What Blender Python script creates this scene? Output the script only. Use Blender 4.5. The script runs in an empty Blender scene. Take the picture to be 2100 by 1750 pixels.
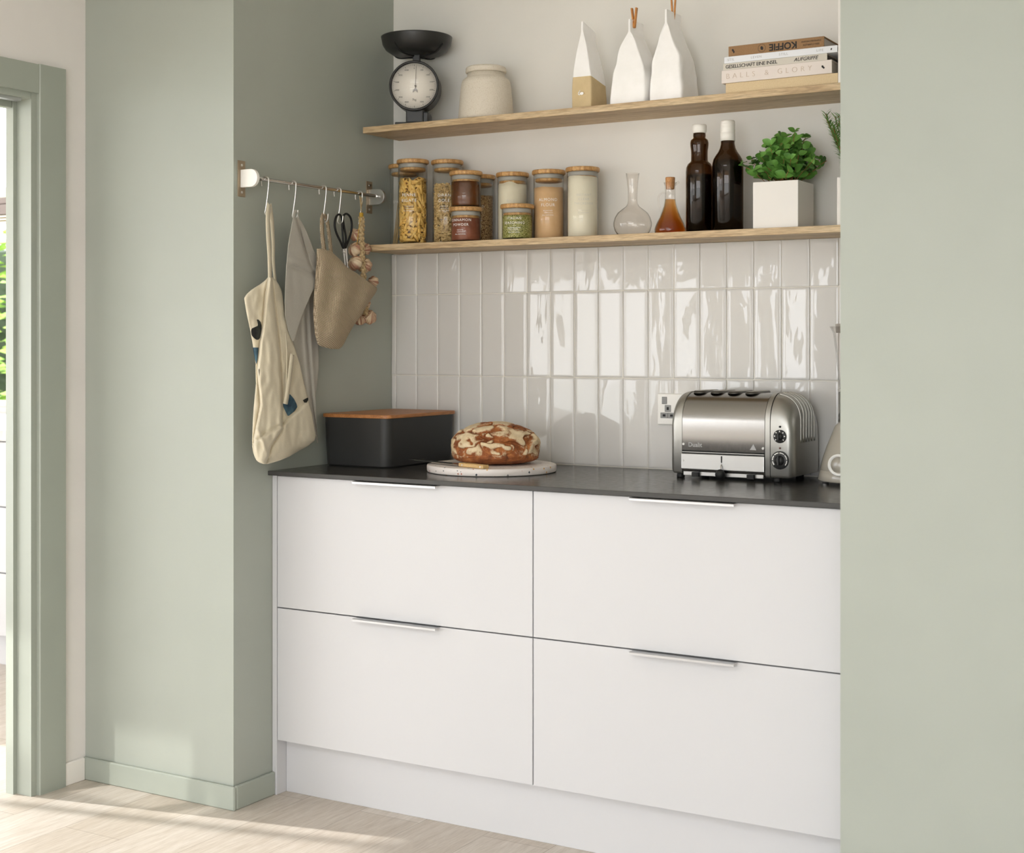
import bpy, bmesh, math, random
from mathutils import Vector, Matrix, noise
R = math.radians
C = bpy.context.scene.collection
rnd = random.Random(7)

# ------------------------------------------------------------------ camera constants
F, YH, CAMH, YAW = 2973.0, 706.0, 1.228, R(30.5)
def _ray(x):
    u = (x - 1050) / F
    s, c = math.sin(YAW), math.cos(YAW)
    return -s + c * u, c + s * u
def at_x(px, py, X):            # point on the plane X = const that the photo shows at (px, py)
    dx, dy = _ray(px); d = X / dx
    return Vector((X, dy * d, CAMH + (YH - py) * d / F))

# ------------------------------------------------------------------ colours / materials
def lin(c):
    return tuple(((v / 255) / 12.92 if v / 255 <= .04045 else ((v / 255 + .055) / 1.055) ** 2.4) for v in c) + (1,)
class NT:
    def __init__(s, name):
        s.m = bpy.data.materials.new(name); s.m.use_nodes = True
        s.t = s.m.node_tree; s.n = s.t.nodes; s.l = s.t.links
        s.b = s.n.get('Principled BSDF'); s.out = s.n.get('Material Output')
    def node(s, ty, **kw):
        nd = s.n.new(ty)
        for k, v in kw.items():
            if hasattr(nd, k): setattr(nd, k, v)
            else: nd.inputs[k].default_value = v
        return nd
    def link(s, a, b): s.l.new(a, b)
    def coord(s, scale=(1, 1, 1), src='Object', rot=(0, 0, 0)):
        tc = s.n.new('ShaderNodeTexCoord'); mp = s.n.new('ShaderNodeMapping')
        mp.inputs['Scale'].default_value = scale; mp.inputs['Rotation'].default_value = rot
        s.link(tc.outputs[src], mp.inputs['Vector']); return mp.outputs['Vector']
    def noise(s, vec, scale, detail=4, rough=.5, dist=0):
        nd = s.n.new('ShaderNodeTexNoise'); s.link(vec, nd.inputs['Vector'])
        nd.inputs['Scale'].default_value = scale; nd.inputs['Detail'].default_value = detail
        nd.inputs['Roughness'].default_value = rough; nd.inputs['Distortion'].default_value = dist
        return nd
    def ramp(s, fac, stops, interp='LINEAR'):
        nd = s.n.new('ShaderNodeValToRGB'); cr = nd.color_ramp; cr.interpolation = interp
        while len(cr.elements) < len(stops): cr.elements.new(.5)
        for e, (p, c) in zip(cr.elements, stops):
            e.position = p; e.color = c if len(c) == 4 else lin(c)
        s.link(fac, nd.inputs['Fac']); return nd.outputs['Color']
    def bump(s, h, strength, dist=.001, normal=None):
        nd = s.n.new('ShaderNodeBump'); nd.inputs['Strength'].default_value = strength
        nd.inputs['Distance'].default_value = dist; s.link(h, nd.inputs['Height'])
        if normal: s.link(normal, nd.inputs['Normal'])
        s.link(nd.outputs['Normal'], s.b.inputs['Normal']); return nd.outputs['Normal']
    def mix(s, fac, a, b, mode='MIX'):
        nd = s.n.new('ShaderNodeMix'); nd.data_type = 'RGBA'; nd.blend_type = mode
        for i, v in ((0, fac), (6, a), (7, b)):
            if hasattr(v, 'is_linked') or isinstance(v, bpy.types.NodeSocket): s.link(v, nd.inputs[i])
            else: nd.inputs[i].default_value = v if i == 0 else (v if len(v) == 4 else lin(v))
        return nd.outputs[2]
def mat(name, col, rough=.5, metal=0, spec=.5, sub=0, trans=0, ior=1.45, coat=0, sheen=0, bump=None):
    k = NT(name); b = k.b
    b.inputs['Base Color'].default_value = lin(col); b.inputs['Roughness'].default_value = rough
    b.inputs['Metallic'].default_value = metal; b.inputs['Specular IOR Level'].default_value = spec
    b.inputs['IOR'].default_value = ior; b.inputs['Transmission Weight'].default_value = trans
    b.inputs['Coat Weight'].default_value = coat; b.inputs['Sheen Weight'].default_value = sheen
    if bump:
        n = k.noise(k.coord(), bump[0], 3); k.bump(n.outputs['Fac'], bump[1], bump[2] if len(bump) > 2 else .001)
    return k.m
M = {}
def wood(name, c1, c2, c3, axis='x', scale=1, rough=.5, blocks=None, fine=178):
    k = NT(name)
    sc = {'x': (1, 12, 12), 'y': (12, 1, 12), 'z': (12, 12, 1)}[axis]
    v = k.coord(tuple(s * scale for s in sc))
    n1 = k.noise(v, 6, 6, .6, .6); n2 = k.noise(v, 28, 3, .6)
    c = k.ramp(n1.outputs['Fac'], [(.3, c1), (.5, c2), (.72, c3)])
    c2_ = k.ramp(n2.outputs['Fac'], [(.35, (fine, fine - 4, fine - 8)), (.6, (255, 255, 255))])
    c = k.mix(.6, c, c2_, 'MULTIPLY')
    if blocks:
        br = k.n.new('ShaderNodeTexBrick'); v2 = k.coord(rot=blocks.get('rot', (0, 0, 0)))
        k.link(v2, br.inputs['Vector']); br.inputs['Scale'].default_value = 1
        br.inputs['Brick Width'].default_value = blocks['w']; br.inputs['Row Height'].default_value = blocks['h']
        br.inputs['Mortar Size'].default_value = blocks.get('m', .0006); br.inputs['Mortar Smooth'].default_value = .3
        br.inputs['Color1'].default_value = lin(blocks['a']); br.inputs['Color2'].default_value = lin(blocks['b'])
        br.inputs['Mortar'].default_value = lin(blocks.get('mc', blocks['a'])); br.offset = .37
        c = k.mix(.9, c, br.outputs['Color'], 'MULTIPLY')
    k.link(c, k.b.inputs['Base Color']); k.b.inputs['Roughness'].default_value = rough
    k.bump(n2.outputs['Fac'], .15, .0006)
    return k.m
def paint(name, col, rough=.55, b=.12):
    k = NT(name); k.b.inputs['Base Color'].default_value = lin(col); k.b.inputs['Roughness'].default_value = rough
    v = k.coord(); n = k.noise(v, 90, 5, .65); n2 = k.noise(v, 5, 2)
    k.bump(n.outputs['Fac'], b, .0012)
    c = k.ramp(n2.outputs['Fac'], [(.3, tuple(int(x * .985) for x in col)), (.7, col)])
    k.link(c, k.b.inputs['Base Color']); return k.m
def thin_glass(name, tint=(254, 254, 253), edge=(228, 229, 225), rough=0.0, refl=1.0):
    k = NT(name); k.n.remove(k.b)
    tr = k.n.new('ShaderNodeBsdfTransparent'); gl = k.n.new('ShaderNodeBsdfGlossy'); gl.inputs['Roughness'].default_value = rough
    lw = k.n.new('ShaderNodeLayerWeight'); lw.inputs['Blend'].default_value = .5
    k.link(k.ramp(lw.outputs['Facing'], [(.0, tint), (.72, tint), (.97, edge)]), tr.inputs['Color'])
    pw = k.n.new('ShaderNodeMath'); pw.operation = 'POWER'; pw.inputs[1].default_value = 5
    lw2 = k.n.new('ShaderNodeLayerWeight'); lw2.inputs['Blend'].default_value = .5; k.link(lw2.outputs['Facing'], pw.inputs[0])
    mm = k.n.new('ShaderNodeMath'); mm.operation = 'MULTIPLY_ADD'; mm.inputs[1].default_value = .75 * refl; mm.inputs[2].default_value = .035 * refl; k.link(pw.outputs[0], mm.inputs[0])
    mx = k.n.new('ShaderNodeMixShader'); k.link(mm.outputs[0], mx.inputs[0]); k.link(tr.outputs[0], mx.inputs[1]); k.link(gl.outputs[0], mx.inputs[2])
    k.link(mx.outputs[0], k.out.inputs['Surface']); return k.m
def speckle(name, base, spots, scale=300, thr=.62, rough=.6):
    k = NT(name); v = k.coord(); n = k.noise(v, scale, 2, .5)
    c = k.ramp(n.outputs['Fac'], [(thr, base), (thr + .06, spots)])
    k.link(c, k.b.inputs['Base Color']); k.b.inputs['Roughness'].default_value = rough
    k.bump(n.outputs['Fac'], .15, .0006); return k.m
def two(name, c1, c2, scale, lo=.4, hi=.6, rough=.8, bump=.3, dist=.001, detail=4, cs=(1, 1, 1), sheen=0):
    k = NT(name); v = k.coord(cs); n = k.noise(v, scale, detail, .6)
    k.link(k.ramp(n.outputs['Fac'], [(lo, c1), (hi, c2)]), k.b.inputs['Base Color'])
    k.b.inputs['Roughness'].default_value = rough; k.b.inputs['Sheen Weight'].default_value = sheen
    k.bump(n.outputs['Fac'], bump, dist); return k.m

GREEN = (163, 168, 159)
M['green'] = paint('sage_green_paint', GREEN, .5)
M['green_gloss'] = paint('sage_green_satin', (160, 166, 156), .35, .02)
M['cream'] = paint('cream_wall_paint', (226, 224, 218), .7)
M['white_wall'] = paint('white_wall_paint', (230, 226, 223), .7)
M['ceil'] = paint('ceiling_paint', (240, 238, 234), .8)
M['trimwhite'] = mat('white_trim', (236, 232, 227), .4)
M['cab'] = mat('white_matt_lacquer', (200, 200, 202), .38, bump=(40, .01))
M['oak'] = wood('oak_board', (188, 160, 122), (205, 180, 142), (220, 198, 162), 'x', 1, .5,
                dict(w=.62, h=.045, a=(255, 255, 255), b=(226, 218, 206)))
M['bamboo'] = wood('bamboo_lid', (196, 150, 96), (214, 170, 112), (226, 186, 130), 'y', 1, .45,
                   dict(w=2.0, h=.006, a=(255, 255, 255), b=(214, 200, 180), m=.0002, rot=(0, 0, R(90))))
M['bamboo2'] = wood('bin_lid_bamboo', (158, 102, 56), (176, 118, 68), (190, 132, 80), 'y', 1, .45)
M['silicone'] = mat('clear_silicone_seal', (176, 175, 170), .5)
M['glass'] = thin_glass('jar_glass')
M['glass2'] = thin_glass('carafe_glass', (253, 252, 251), (188, 185, 179))
M['brown_glass'] = thin_glass('brown_bottle_glass', (184, 164, 138), (126, 106, 80))
M['blackliq'] = mat('dark_vinegar', (22, 16, 12), .08, coat=.6)
M['letter'] = mat('white_print', (238, 236, 230), .6)
M['letter_dim'] = mat('pale_print', (212, 208, 196), .6)
M['black'] = mat('black_matt', (30, 30, 29), .45)
M['black_paint'] = mat('black_enamel', (36, 36, 35), .33)
M['rubber'] = mat('black_rubber', (20, 20, 20), .6)
M['dark'] = mat('dark_gap', (16, 15, 14), .7)
M['bin'] = mat('charcoal_bin', (42, 42, 41), .5, bump=(400, .02))
M['chrome'] = mat('chrome', (215, 213, 210), .12, 1)
M['steel'] = mat('steel_hook', (222, 220, 216), .28, 1)
M['alu'] = mat('brushed_handle', (196, 197, 198), .35, .9)
M['slotrim'] = mat('steel_dark_reflection', (96, 93, 88), .4, .9)  # steel coloured dark to stand for a dark reflection
M['brass'] = mat('bronze_plate', (166, 150, 128), .4, .6)
M['white_plastic'] = mat('white_plastic', (238, 236, 230), .3)
M['grey_plastic'] = mat('grey_plastic', (140, 140, 138), .4)
k = NT('brushed_steel'); v = k.coord((60, 60, 2)); n = k.noise(v, 20, 3, .6)
k.b.inputs['Base Color'].default_value = lin((160, 159, 157)); k.b.inputs['Metallic'].default_value = 1
k.link(k.ramp(n.outputs['Fac'], [(.3, (118, 118, 118)), (.7, (136, 136, 136))]), k.b.inputs['Roughness'])
k.bump(n.outputs['Fac'], .03, .0004); M['toaster'] = k.m
M['toaster_cast'] = mat('satin_aluminium', (178, 177, 172), .42, 1, bump=(900, .04, .0003))
M['toaster_plate'] = mat('polished_plate', (178, 177, 174), .36, .85)
M['penne'] = two('penne_pasta', (228, 182, 92), (240, 202, 120), 60, rough=.55, bump=.15)
M['penne_in'] = mat('pasta_hollow', (120, 78, 34), .8)
M['spiral'] = two('spiral_pasta', (190, 160, 108), (214, 188, 136), 90, rough=.7, bump=.1)
M['spag'] = two('spaghetti_strands', (188, 160, 112), (206, 180, 130), 40, rough=.6, bump=.1)
M['cinn'] = two('cinnamon_powder', (118, 62, 42), (134, 76, 54), 30, rough=.95, bump=.2)
M['honey'] = two('dark_honey', (78, 40, 14), (96, 50, 20), 12, rough=.08, bump=0)
M['honey2'] = mat('amber_honey', (120, 56, 24), .1)
k = NT('rolled_oats'); v = k.coord(); vo = k.n.new('ShaderNodeTexVoronoi'); k.link(v, vo.inputs['Vector']); vo.inputs['Scale'].default_value = 300
k.link(k.ramp(vo.outputs['Distance'], [(.15, (206, 178, 134)), (.55, (176, 140, 96)), (.75, (110, 80, 48))]), k.b.inputs['Base Color'])
k.bump(vo.outputs['Distance'], .8, -.003); k.b.inputs['Roughness'].default_value = .9; M['oats'] = k.m
k = NT('dried_herbs'); v = k.coord((1, 1, 1)); vo = k.n.new('ShaderNodeTexVoronoi'); k.link(v, vo.inputs['Vector']); vo.inputs['Scale'].default_value = 560
sp = k.n.new('ShaderNodeSeparateColor'); k.link(vo.outputs['Color'], sp.inputs[0])
k.link(k.ramp(sp.outputs[0], [(.0, (84, 88, 34)), (.35, (128, 132, 62)), (.6, (160, 160, 86)), (.9, (196, 190, 126))]), k.b.inputs['Base Color'])
k.bump(vo.outputs['Distance'], .7, -.002); k.b.inputs['Roughness'].default_value = .9; M['herbs'] = k.m
M['flour'] = two('pale_flour', (232, 224, 200), (238, 231, 208), 14, rough=.95, bump=.1)
M['flour2'] = two('ivory_flour', (236, 229, 208), (242, 236, 216), 10, rough=.95, bump=.1)
M['almond'] = two('almond_flour', (212, 172, 126), (220, 182, 138), 16, rough=.95, bump=.15)
M['ceramic'] = speckle('speckled_ceramic', (214, 206, 191), (190, 177, 156), 620, .58, .7)
M['paper_w'] = two('white_paper', (246, 245, 243), (251, 250, 249), 14, rough=.75, bump=.3, dist=.003)
M['kraft'] = two('kraft_print', (202, 180, 138), (210, 188, 146), 20, rough=.7, bump=.05)
M['peg'] = wood('peg_wood', (196, 128, 60), (206, 140, 72), (216, 152, 84), 'z', 2, .6)
M['cork'] = two('cork', (176, 124, 76), (198, 148, 98), 250, rough=.8)
M['capwhite'] = mat('white_cap', (236, 233, 226), .4)
M['pot'] = mat('white_stoneware_pot', (226, 222, 216), .45)
M['soil'] = two('soil', (46, 34, 24), (70, 54, 40), 80, rough=1)
M['leaf'] = two('oregano_leaf', (66, 112, 40), (112, 162, 72), 26, .35, .7, rough=.5, bump=.2)
M['leaf2'] = two('rosemary_leaf', (70, 116, 48), (112, 156, 78), 30, .35, .65, rough=.5, bump=.1)
M['stem'] = mat('herb_stem', (140, 100, 60), .7)
M['canvas'] = two('cream_canvas', (206, 196, 172), (214, 205, 182), 700, rough=.95, bump=.25, dist=.0006, sheen=.2)
M['linen'] = two('grey_linen', (164, 160, 150), (174, 170, 160), 800, rough=.95, bump=.25, dist=.0006, sheen=.2)
M['navy'] = two('blue_print', (34, 56, 74), (84, 118, 134), 22, .35, .65, rough=.9, bump=.05)
M['blackprint'] = two('black_print', (24, 26, 24), (60, 66, 58), 18, .5, .8, rough=.9, bump=.05)
M['garlic'] = None
k = NT('garlic_skin'); v = k.coord(); n = k.noise(v, 35, 4, .6)
at_ = k.n.new('ShaderNodeAttribute'); at_.attribute_name = 'streak'
aa = k.n.new('ShaderNodeMath'); aa.operation = 'MULTIPLY_ADD'; k.link(n.outputs['Fac'], aa.inputs[0]); aa.inputs[1].default_value = .35; k.link(at_.outputs['Fac'], aa.inputs[2])
c = k.ramp(aa.outputs[0], [(.35, (224, 206, 176)), (.6, (208, 184, 152)), (.8, (160, 114, 92))])
k.link(c, k.b.inputs['Base Color']); k.b.inputs['Roughness'].default_value = .5; k.bump(n.outputs['Fac'], .2, .001); M['garlic'] = k.m
M['braid'] = two('dry_garlic_stalk', (150, 124, 88), (206, 184, 142), 160, .35, .6, rough=.8, bump=.6, dist=.002)
M['twine'] = mat('yellow_twine', (196, 158, 60), .6)
# woven jute
k = NT('woven_jute'); v = k.coord((1, 1, 1), rot=(R(8), 0, 0))
sep = k.n.new('ShaderNodeSeparateXYZ'); k.link(v, sep.inputs[0])
def _mth(op, a, b=None):
    nd = k.n.new('ShaderNodeMath'); nd.operation = op
    for i, q in enumerate((a, b)):
        if q is None: continue
        if isinstance(q, (int, float)): nd.inputs[i].default_value = q
        else: k.link(q, nd.inputs[i])
    return nd.outputs[0]
W = 2 * math.pi / .0088
u_ = _mth('MULTIPLY', sep.outputs[1], W * 1.2); w_ = _mth('MULTIPLY', sep.outputs[2], W)
h_ = _mth('MULTIPLY', _mth('SINE', _mth('ADD', u_, w_)), _mth('SINE', _mth('SUBTRACT', _mth('MULTIPLY', u_, .55), w_)))
k.link(k.ramp(h_, [(0, (124, 108, 88)), (.3, (160, 142, 118)), (.8, (200, 183, 158))]), k.b.inputs['Base Color'])
cr_ = _mth('ADD', _mth('MULTIPLY', h_, .5), .5)
k.n[-1]
for nd in k.n:
    if nd.type == 'VALTORGB': k.link(cr_, nd.inputs['Fac'])
k.bump(cr_, .9, .002); k.b.inputs['Roughness'].default_value = .95; M['jute'] = k.m
# worktop
k = NT('dark_stone_worktop'); v = k.coord(); n = k.noise(v, 7, 8, .65, 1.2); n2 = k.noise(v, 60, 4)
vein = k.noise(v, 2.6, 9, .7, 2.5)
c = k.ramp(n.outputs['Fac'], [(.3, (48, 46, 44)), (.7, (70, 67, 64))])
ab = k.n.new('ShaderNodeMath'); ab.operation = 'SUBTRACT'; k.link(vein.outputs['Fac'], ab.inputs[0]); ab.inputs[1].default_value = .5
ab2 = k.n.new('ShaderNodeMath'); ab2.operation = 'ABSOLUTE'; k.link(ab.outputs[0], ab2.inputs[0])
vm = k.ramp(ab2.outputs[0], [(.0, (70, 70, 70)), (.006, (0, 0, 0))])
c = k.mix(vm, c, (150, 146, 140)); k.link(c, k.b.inputs['Base Color'])
k.link(k.ramp(n2.outputs['Fac'], [(.3, (120, 120, 120)), (.7, (140, 140, 140))]), k.b.inputs['Roughness']); k.b.inputs['Specular IOR Level'].default_value = .35
k.bump(n2.outputs['Fac'], .02, .0003); M['worktop'] = k.m
M['top_edge'] = mat('worktop_edge', (64, 63, 61), .55, bump=(200, .05))
# tiles
k = NT('glazed_tile'); k.b.inputs['Base Color'].default_value = lin((208, 206, 202)); k.b.inputs['Roughness'].default_value = .012
k.b.inputs['IOR'].default_value = 1.52
v = k.coord((1, 1, .4)); n = k.noise(v, 13, 3.2, .42, .5); k.bump(n.outputs['Fac'], .26, .0035); M['tile'] = k.m
M['grout'] = mat('grout', (224, 220, 210), .9)
# floor
M['floor'] = wood('limed_oak_floor', (198, 188, 176), (207, 198, 188), (215, 208, 199), 'y', .6, .45,
                  dict(w=1.3, h=.19, a=(255, 255, 255), b=(236, 232, 226), m=.0012, mc=(196, 190, 182), rot=(0, 0, R(90))), fine=226)
# terrazzo
k = NT('terrazzo'); v = k.coord(); vo = k.n.new('ShaderNodeTexVoronoi'); k.link(v, vo.inputs['Vector']); vo.inputs['Scale'].default_value = 95; vo.distance = 'MANHATTAN'
sp = k.n.new('ShaderNodeSeparateColor'); k.link(vo.outputs['Color'], sp.inputs[0])
chip = k.ramp(sp.outputs[0], [(0, (52, 66, 72)), (.25, (170, 86, 50)), (.5, (206, 150, 60)), (.75, (120, 120, 116))], 'CONSTANT')
sel = k.ramp(sp.outputs[1], [(.0, (255, 255, 255)), (.32, (0, 0, 0))], 'CONSTANT')
nr = k.ramp(vo.outputs['Distance'], [(.0, (255, 255, 255)), (.36, (255, 255, 255)), (.38, (0, 0, 0))], 'LINEAR')
m1 = k.mix(1.0, sel, nr, 'MULTIPLY')
k.link(k.mix(m1, (226, 218, 212), chip), k.b.inputs['Base Color']); k.b.inputs['Roughness'].default_value = .35; M['terrazzo'] = k.m
# bread
k = NT('crust'); v = k.coord(); n = k.noise(v, 26, 8, .68, .5); geo = k.n.new('ShaderNodeTexCoord')
att = k.n.new('ShaderNodeAttribute'); att.attribute_name = 'flour'
crust = k.ramp(n.outputs['Fac'], [(.3, (84, 42, 18)), (.5, (146, 82, 38)), (.7, (190, 126, 68))])
n3 = k.noise(v, 45, 8, .75, .8)
n4 = k.n.new('ShaderNodeMath'); n4.operation = 'MULTIPLY'; k.link(n3.outputs['Fac'], n4.inputs[0]); n4.inputs[1].default_value = 1.5
ad = k.n.new('ShaderNodeMath'); ad.operation = 'MULTIPLY_ADD'; k.link(att.outputs['Fac'], ad.inputs[0]); ad.inputs[1].default_value = .6; k.link(n4.outputs[0], ad.inputs[2])
sb = k.n.new('ShaderNodeMath'); sb.operation = 'MULTIPLY'; k.link(ad.outputs[0], sb.inputs[0]); sb.inputs[1].default_value = .6
fm = k.ramp(sb.outputs[0], [(.58, (0, 0, 0)), (.74, (255, 255, 255))])
fl = k.ramp(n.outputs['Fac'], [(.3, (196, 170, 128)), (.6, (226, 208, 174))])
k.link(k.mix(fm, crust, fl), k.b.inputs['Base Color']); k.b.inputs['Roughness'].default_value = .75; k.bump(n3.outputs['Fac'], .6, .004); M['bread'] = k.m
def liquid(name, col, dens):
    k = NT(name); k.b.inputs['Base Color'].default_value = (1, 1, 1, 1); k.b.inputs['Roughness'].default_value = .0
    k.b.inputs['Transmission Weight'].default_value = 1; k.b.inputs['IOR'].default_value = 1.1
    va = k.n.new('ShaderNodeVolumeAbsorption'); va.inputs['Color'].default_value = lin(col); va.inputs['Density'].default_value = dens
    k.link(va.outputs[0], k.out.inputs['Volume']); return k.m
M['oil'] = liquid('amber_oil', (242, 202, 44), 85)
M['blender_body'] = mat('grey_enamel', (168, 162, 150), .25, coat=.5)
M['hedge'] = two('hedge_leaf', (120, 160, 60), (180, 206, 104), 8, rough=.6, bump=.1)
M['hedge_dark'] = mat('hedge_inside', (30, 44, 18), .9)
M['timber'] = mat('brown_timber', (98, 84, 76), .7)
M['timber_l'] = mat('cream_slat', (214, 200, 176), .7)
M['outground'] = mat('pale_paving', (222, 219, 213), .9)
M['pale_stone'] = two('grey_stone_top', (188, 186, 180), (206, 204, 200), 9, rough=.4, bump=.1)

# ------------------------------------------------------------------ mesh helpers
def bevel(bm, w, seg=2, edges=None):
    if w > 0: bmesh.ops.bevel(bm, geom=edges or bm.edges[:], offset=w, segments=seg, affect='EDGES', profile=.6)
def box(bm, x0, x1, y0, y1, z0, z1, bw=0, seg=2, mi=0):
    t = bmesh.new()
    vs = [t.verts.new(p) for p in ((x0, y0, z0), (x1, y0, z0), (x1, y1, z0), (x0, y1, z0), (x0, y0, z1), (x1, y0, z1), (x1, y1, z1), (x0, y1, z1))]
    for f in ((3, 2, 1, 0), (4, 5, 6, 7), (0, 1, 5, 4), (1, 2, 6, 5), (2, 3, 7, 6), (3, 0, 4, 7)):
        t.faces.new([vs[i] for i in f])
    bevel(t, bw, seg); merge(bm, t, mi)
def merge(bm, t, mi=0, mtx=None):
    vm = {}
    for v in t.verts: vm[v] = bm.verts.new(mtx @ v.co if mtx else v.co)
    for f in t.faces:
        try: nf = bm.faces.new([vm[v] for v in f.verts]); nf.material_index = mi if mi else f.material_index; nf.smooth = f.smooth
        except ValueError: pass
    t.free()
def lathe(bm, prof, cx=0, cy=0, seg=40, mi=0, cap0=True, cap1=True, sx=1, sy=1, closed=False):
    rings = []
    for r, z in prof:
        if r < 1e-6: rings.append([bm.verts.new((cx, cy, z))]); continue
        rings.append([bm.verts.new((cx + sx * r * math.cos(2 * math.pi * i / seg), cy + sy * r * math.sin(2 * math.pi * i / seg), z)) for i in range(seg)])
    pairs = list(zip(rings, rings[1:])) + ([(rings[-1], rings[0])] if closed else [])
    for a, b in pairs:
        for i in range(seg):
            j = (i + 1) % seg
            if len(a) == 1 and len(b) == 1: continue
            if len(a) == 1: f = bm.faces.new((a[0], b[j], b[i]))
            elif len(b) == 1: f = bm.faces.new((a[i], a[j], b[0]))
            else: f = bm.faces.new((a[i], a[j], b[j], b[i]))
            f.material_index = mi; f.smooth = True
    if not closed:
        if cap0 and len(rings[0]) > 1: f = bm.faces.new(rings[0][::-1]); f.material_index = mi
        if cap1 and len(rings[-1]) > 1: f = bm.faces.new(rings[-1]); f.material_index = mi
def tube(bm, pts, r, seg=8, mi=0, closed=False, flat=None):
    pts = [Vector(p) for p in pts]; n = len(pts); rings = []
    up = Vector((0.13, .21, .97)); prev = None
    for i, p in enumerate(pts):
        if closed: t = pts[(i + 1) % n] - pts[i - 1]
        else: t = pts[min(i + 1, n - 1)] - pts[max(i - 1, 0)]
        t.normalize()
        if prev is None:
            a = t.cross(up)
            if a.length < 1e-3: a = t.cross(Vector((1, 0, 0)))
        else: a = prev - t * prev.dot(t)
        a.normalize(); prev = a; b = t.cross(a)
        rr = r[i] if isinstance(r, (list, tuple)) else r
        fa, fb = flat if flat else (1, 1)
        rings.append([bm.verts.new(p + a * (rr * fa * math.cos(2 * math.pi * k / seg)) + b * (rr * fb * math.sin(2 * math.pi * k / seg))) for k in range(seg)])
    for q in range(n if closed else n - 1):
        A, B = rings[q], rings[(q + 1) % n]
        for k in range(seg):
            f = bm.faces.new((A[k], A[(k + 1) % seg], B[(k + 1) % seg], B[k])); f.material_index = mi; f.smooth = True
    if not closed:
        for rg, s in ((rings[0], -1), (rings[-1], 1)):
            f = bm.faces.new(rg[::s]); f.material_index = mi
def prism(bm, poly, z0, z1, mi=0, bw=0):
    t = bmesh.new()
    a = [t.verts.new((x, y, z0)) for x, y in poly]; b = [t.verts.new((x, y, z1)) for x, y in poly]
    t.faces.new(a[::-1]); t.faces.new(b); n = len(poly)
    for i in range(n): t.faces.new((a[i], a[(i + 1) % n], b[(i + 1) % n], b[i]))
    bmesh.ops.recalc_face_normals(t, faces=t.faces[:])
    if bw: bevel(t, bw)
    merge(bm, t, mi)
def sm(pts, n=6, closed=False):      # Catmull-Rom
    pts = [Vector(p) for p in pts]; out = []; N = len(pts)
    for i in range(N if closed else N - 1):
        g = (lambda k: pts[k % N]) if closed else (lambda k: pts[max(0, min(N - 1, k))])
        p0, p1, p2, p3 = g(i - 1), g(i), g(i + 1), g(i + 2)
        for q in range(n):
            t = q / n
            out.append(.5 * ((2 * p1) + (p2 - p0) * t + (2 * p0 - 5 * p1 + 4 * p2 - p3) * t * t + (3 * p1 - p0 - 3 * p2 + p3) * t ** 3))
    if not closed: out.append(pts[-1])
    return out
def obj(name, bm, mats, parent=None, smooth=None, recalc=True):
    if recalc: bmesh.ops.recalc_face_normals(bm, faces=bm.faces[:])
    me = bpy.data.meshes.new(name)
    if smooth is True:
        for f in bm.faces: f.smooth = True
    bm.to_mesh(me); bm.free()
    for m in (mats if isinstance(mats, (list, tuple)) else [mats]): me.materials.append(M[m] if isinstance(m, str) else m)
    o = bpy.data.objects.new(name, me); C.objects.link(o)
    if parent: o.parent = parent
    if smooth == 'auto':
        for p in me.polygons: p.use_smooth = True
        me.set_sharp_from_angle(angle=R(35))
    return o
def thing(name, label, cat, loc=(0, 0, 0), rotz=0, group=None):
    o = bpy.data.objects.new(name, None); C.objects.link(o); o.empty_display_size = .05
    o.location = loc; o.rotation_euler = (0, 0, rotz); o['label'] = label; o['category'] = cat
    if group: o['group'] = group
    return o
def tag(o, label, cat, group=None, kind=None):
    o['label'] = label; o['category'] = cat
    if group: o['group'] = group
    if kind: o['kind'] = kind
    return o
def struct(name, bm, m, **kw):
    o = obj(name, bm, m, **kw); o['kind'] = 'structure'; return o
def nb(): return bmesh.new()
def text_geo(s, size, depth=.0003, align='CENTER', spacing=1.0, shear=0, bold=0):
    cu = bpy.data.curves.new('t', 'FONT'); cu.body = s; cu.size = size; cu.align_x = align; cu.align_y = 'CENTER'
    cu.space_character = spacing; cu.shear = shear; cu.extrude = depth; cu.resolution_u = 3; cu.offset = bold
    ob = bpy.data.objects.new('t', cu); C.objects.link(ob)
    dg = bpy.context.evaluated_depsgraph_get(); dg.update()
    me = bpy.data.meshes.new_from_object(ob.evaluated_get(dg)); bm = bmesh.new(); bm.from_mesh(me)
    bpy.data.objects.remove(ob); bpy.data.curves.remove(cu); bpy.data.meshes.remove(me)
    return bm
def add_text(bm, s, size, mtx, mi=0, **kw):
    t = text_geo(s, size, **kw); merge(bm, t, mi, mtx)
def wrap_text(bm, s, size, r, z, ang, **kw):     # text bent around a vertical cylinder; ang = facing angle, -90 deg is -Y
    t = text_geo(s, size, **kw)
    bmesh.ops.subdivide_edges(t, edges=[e for e in t.edges if abs(e.verts[0].co.x - e.verts[1].co.x) > .004], cuts=2)
    for v in t.verts:
        a = ang + v.co.x / r; rr = r + v.co.z
        v.co = Vector((rr * math.cos(a), rr * math.sin(a), z + v.co.y))
    merge(bm, t)

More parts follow.
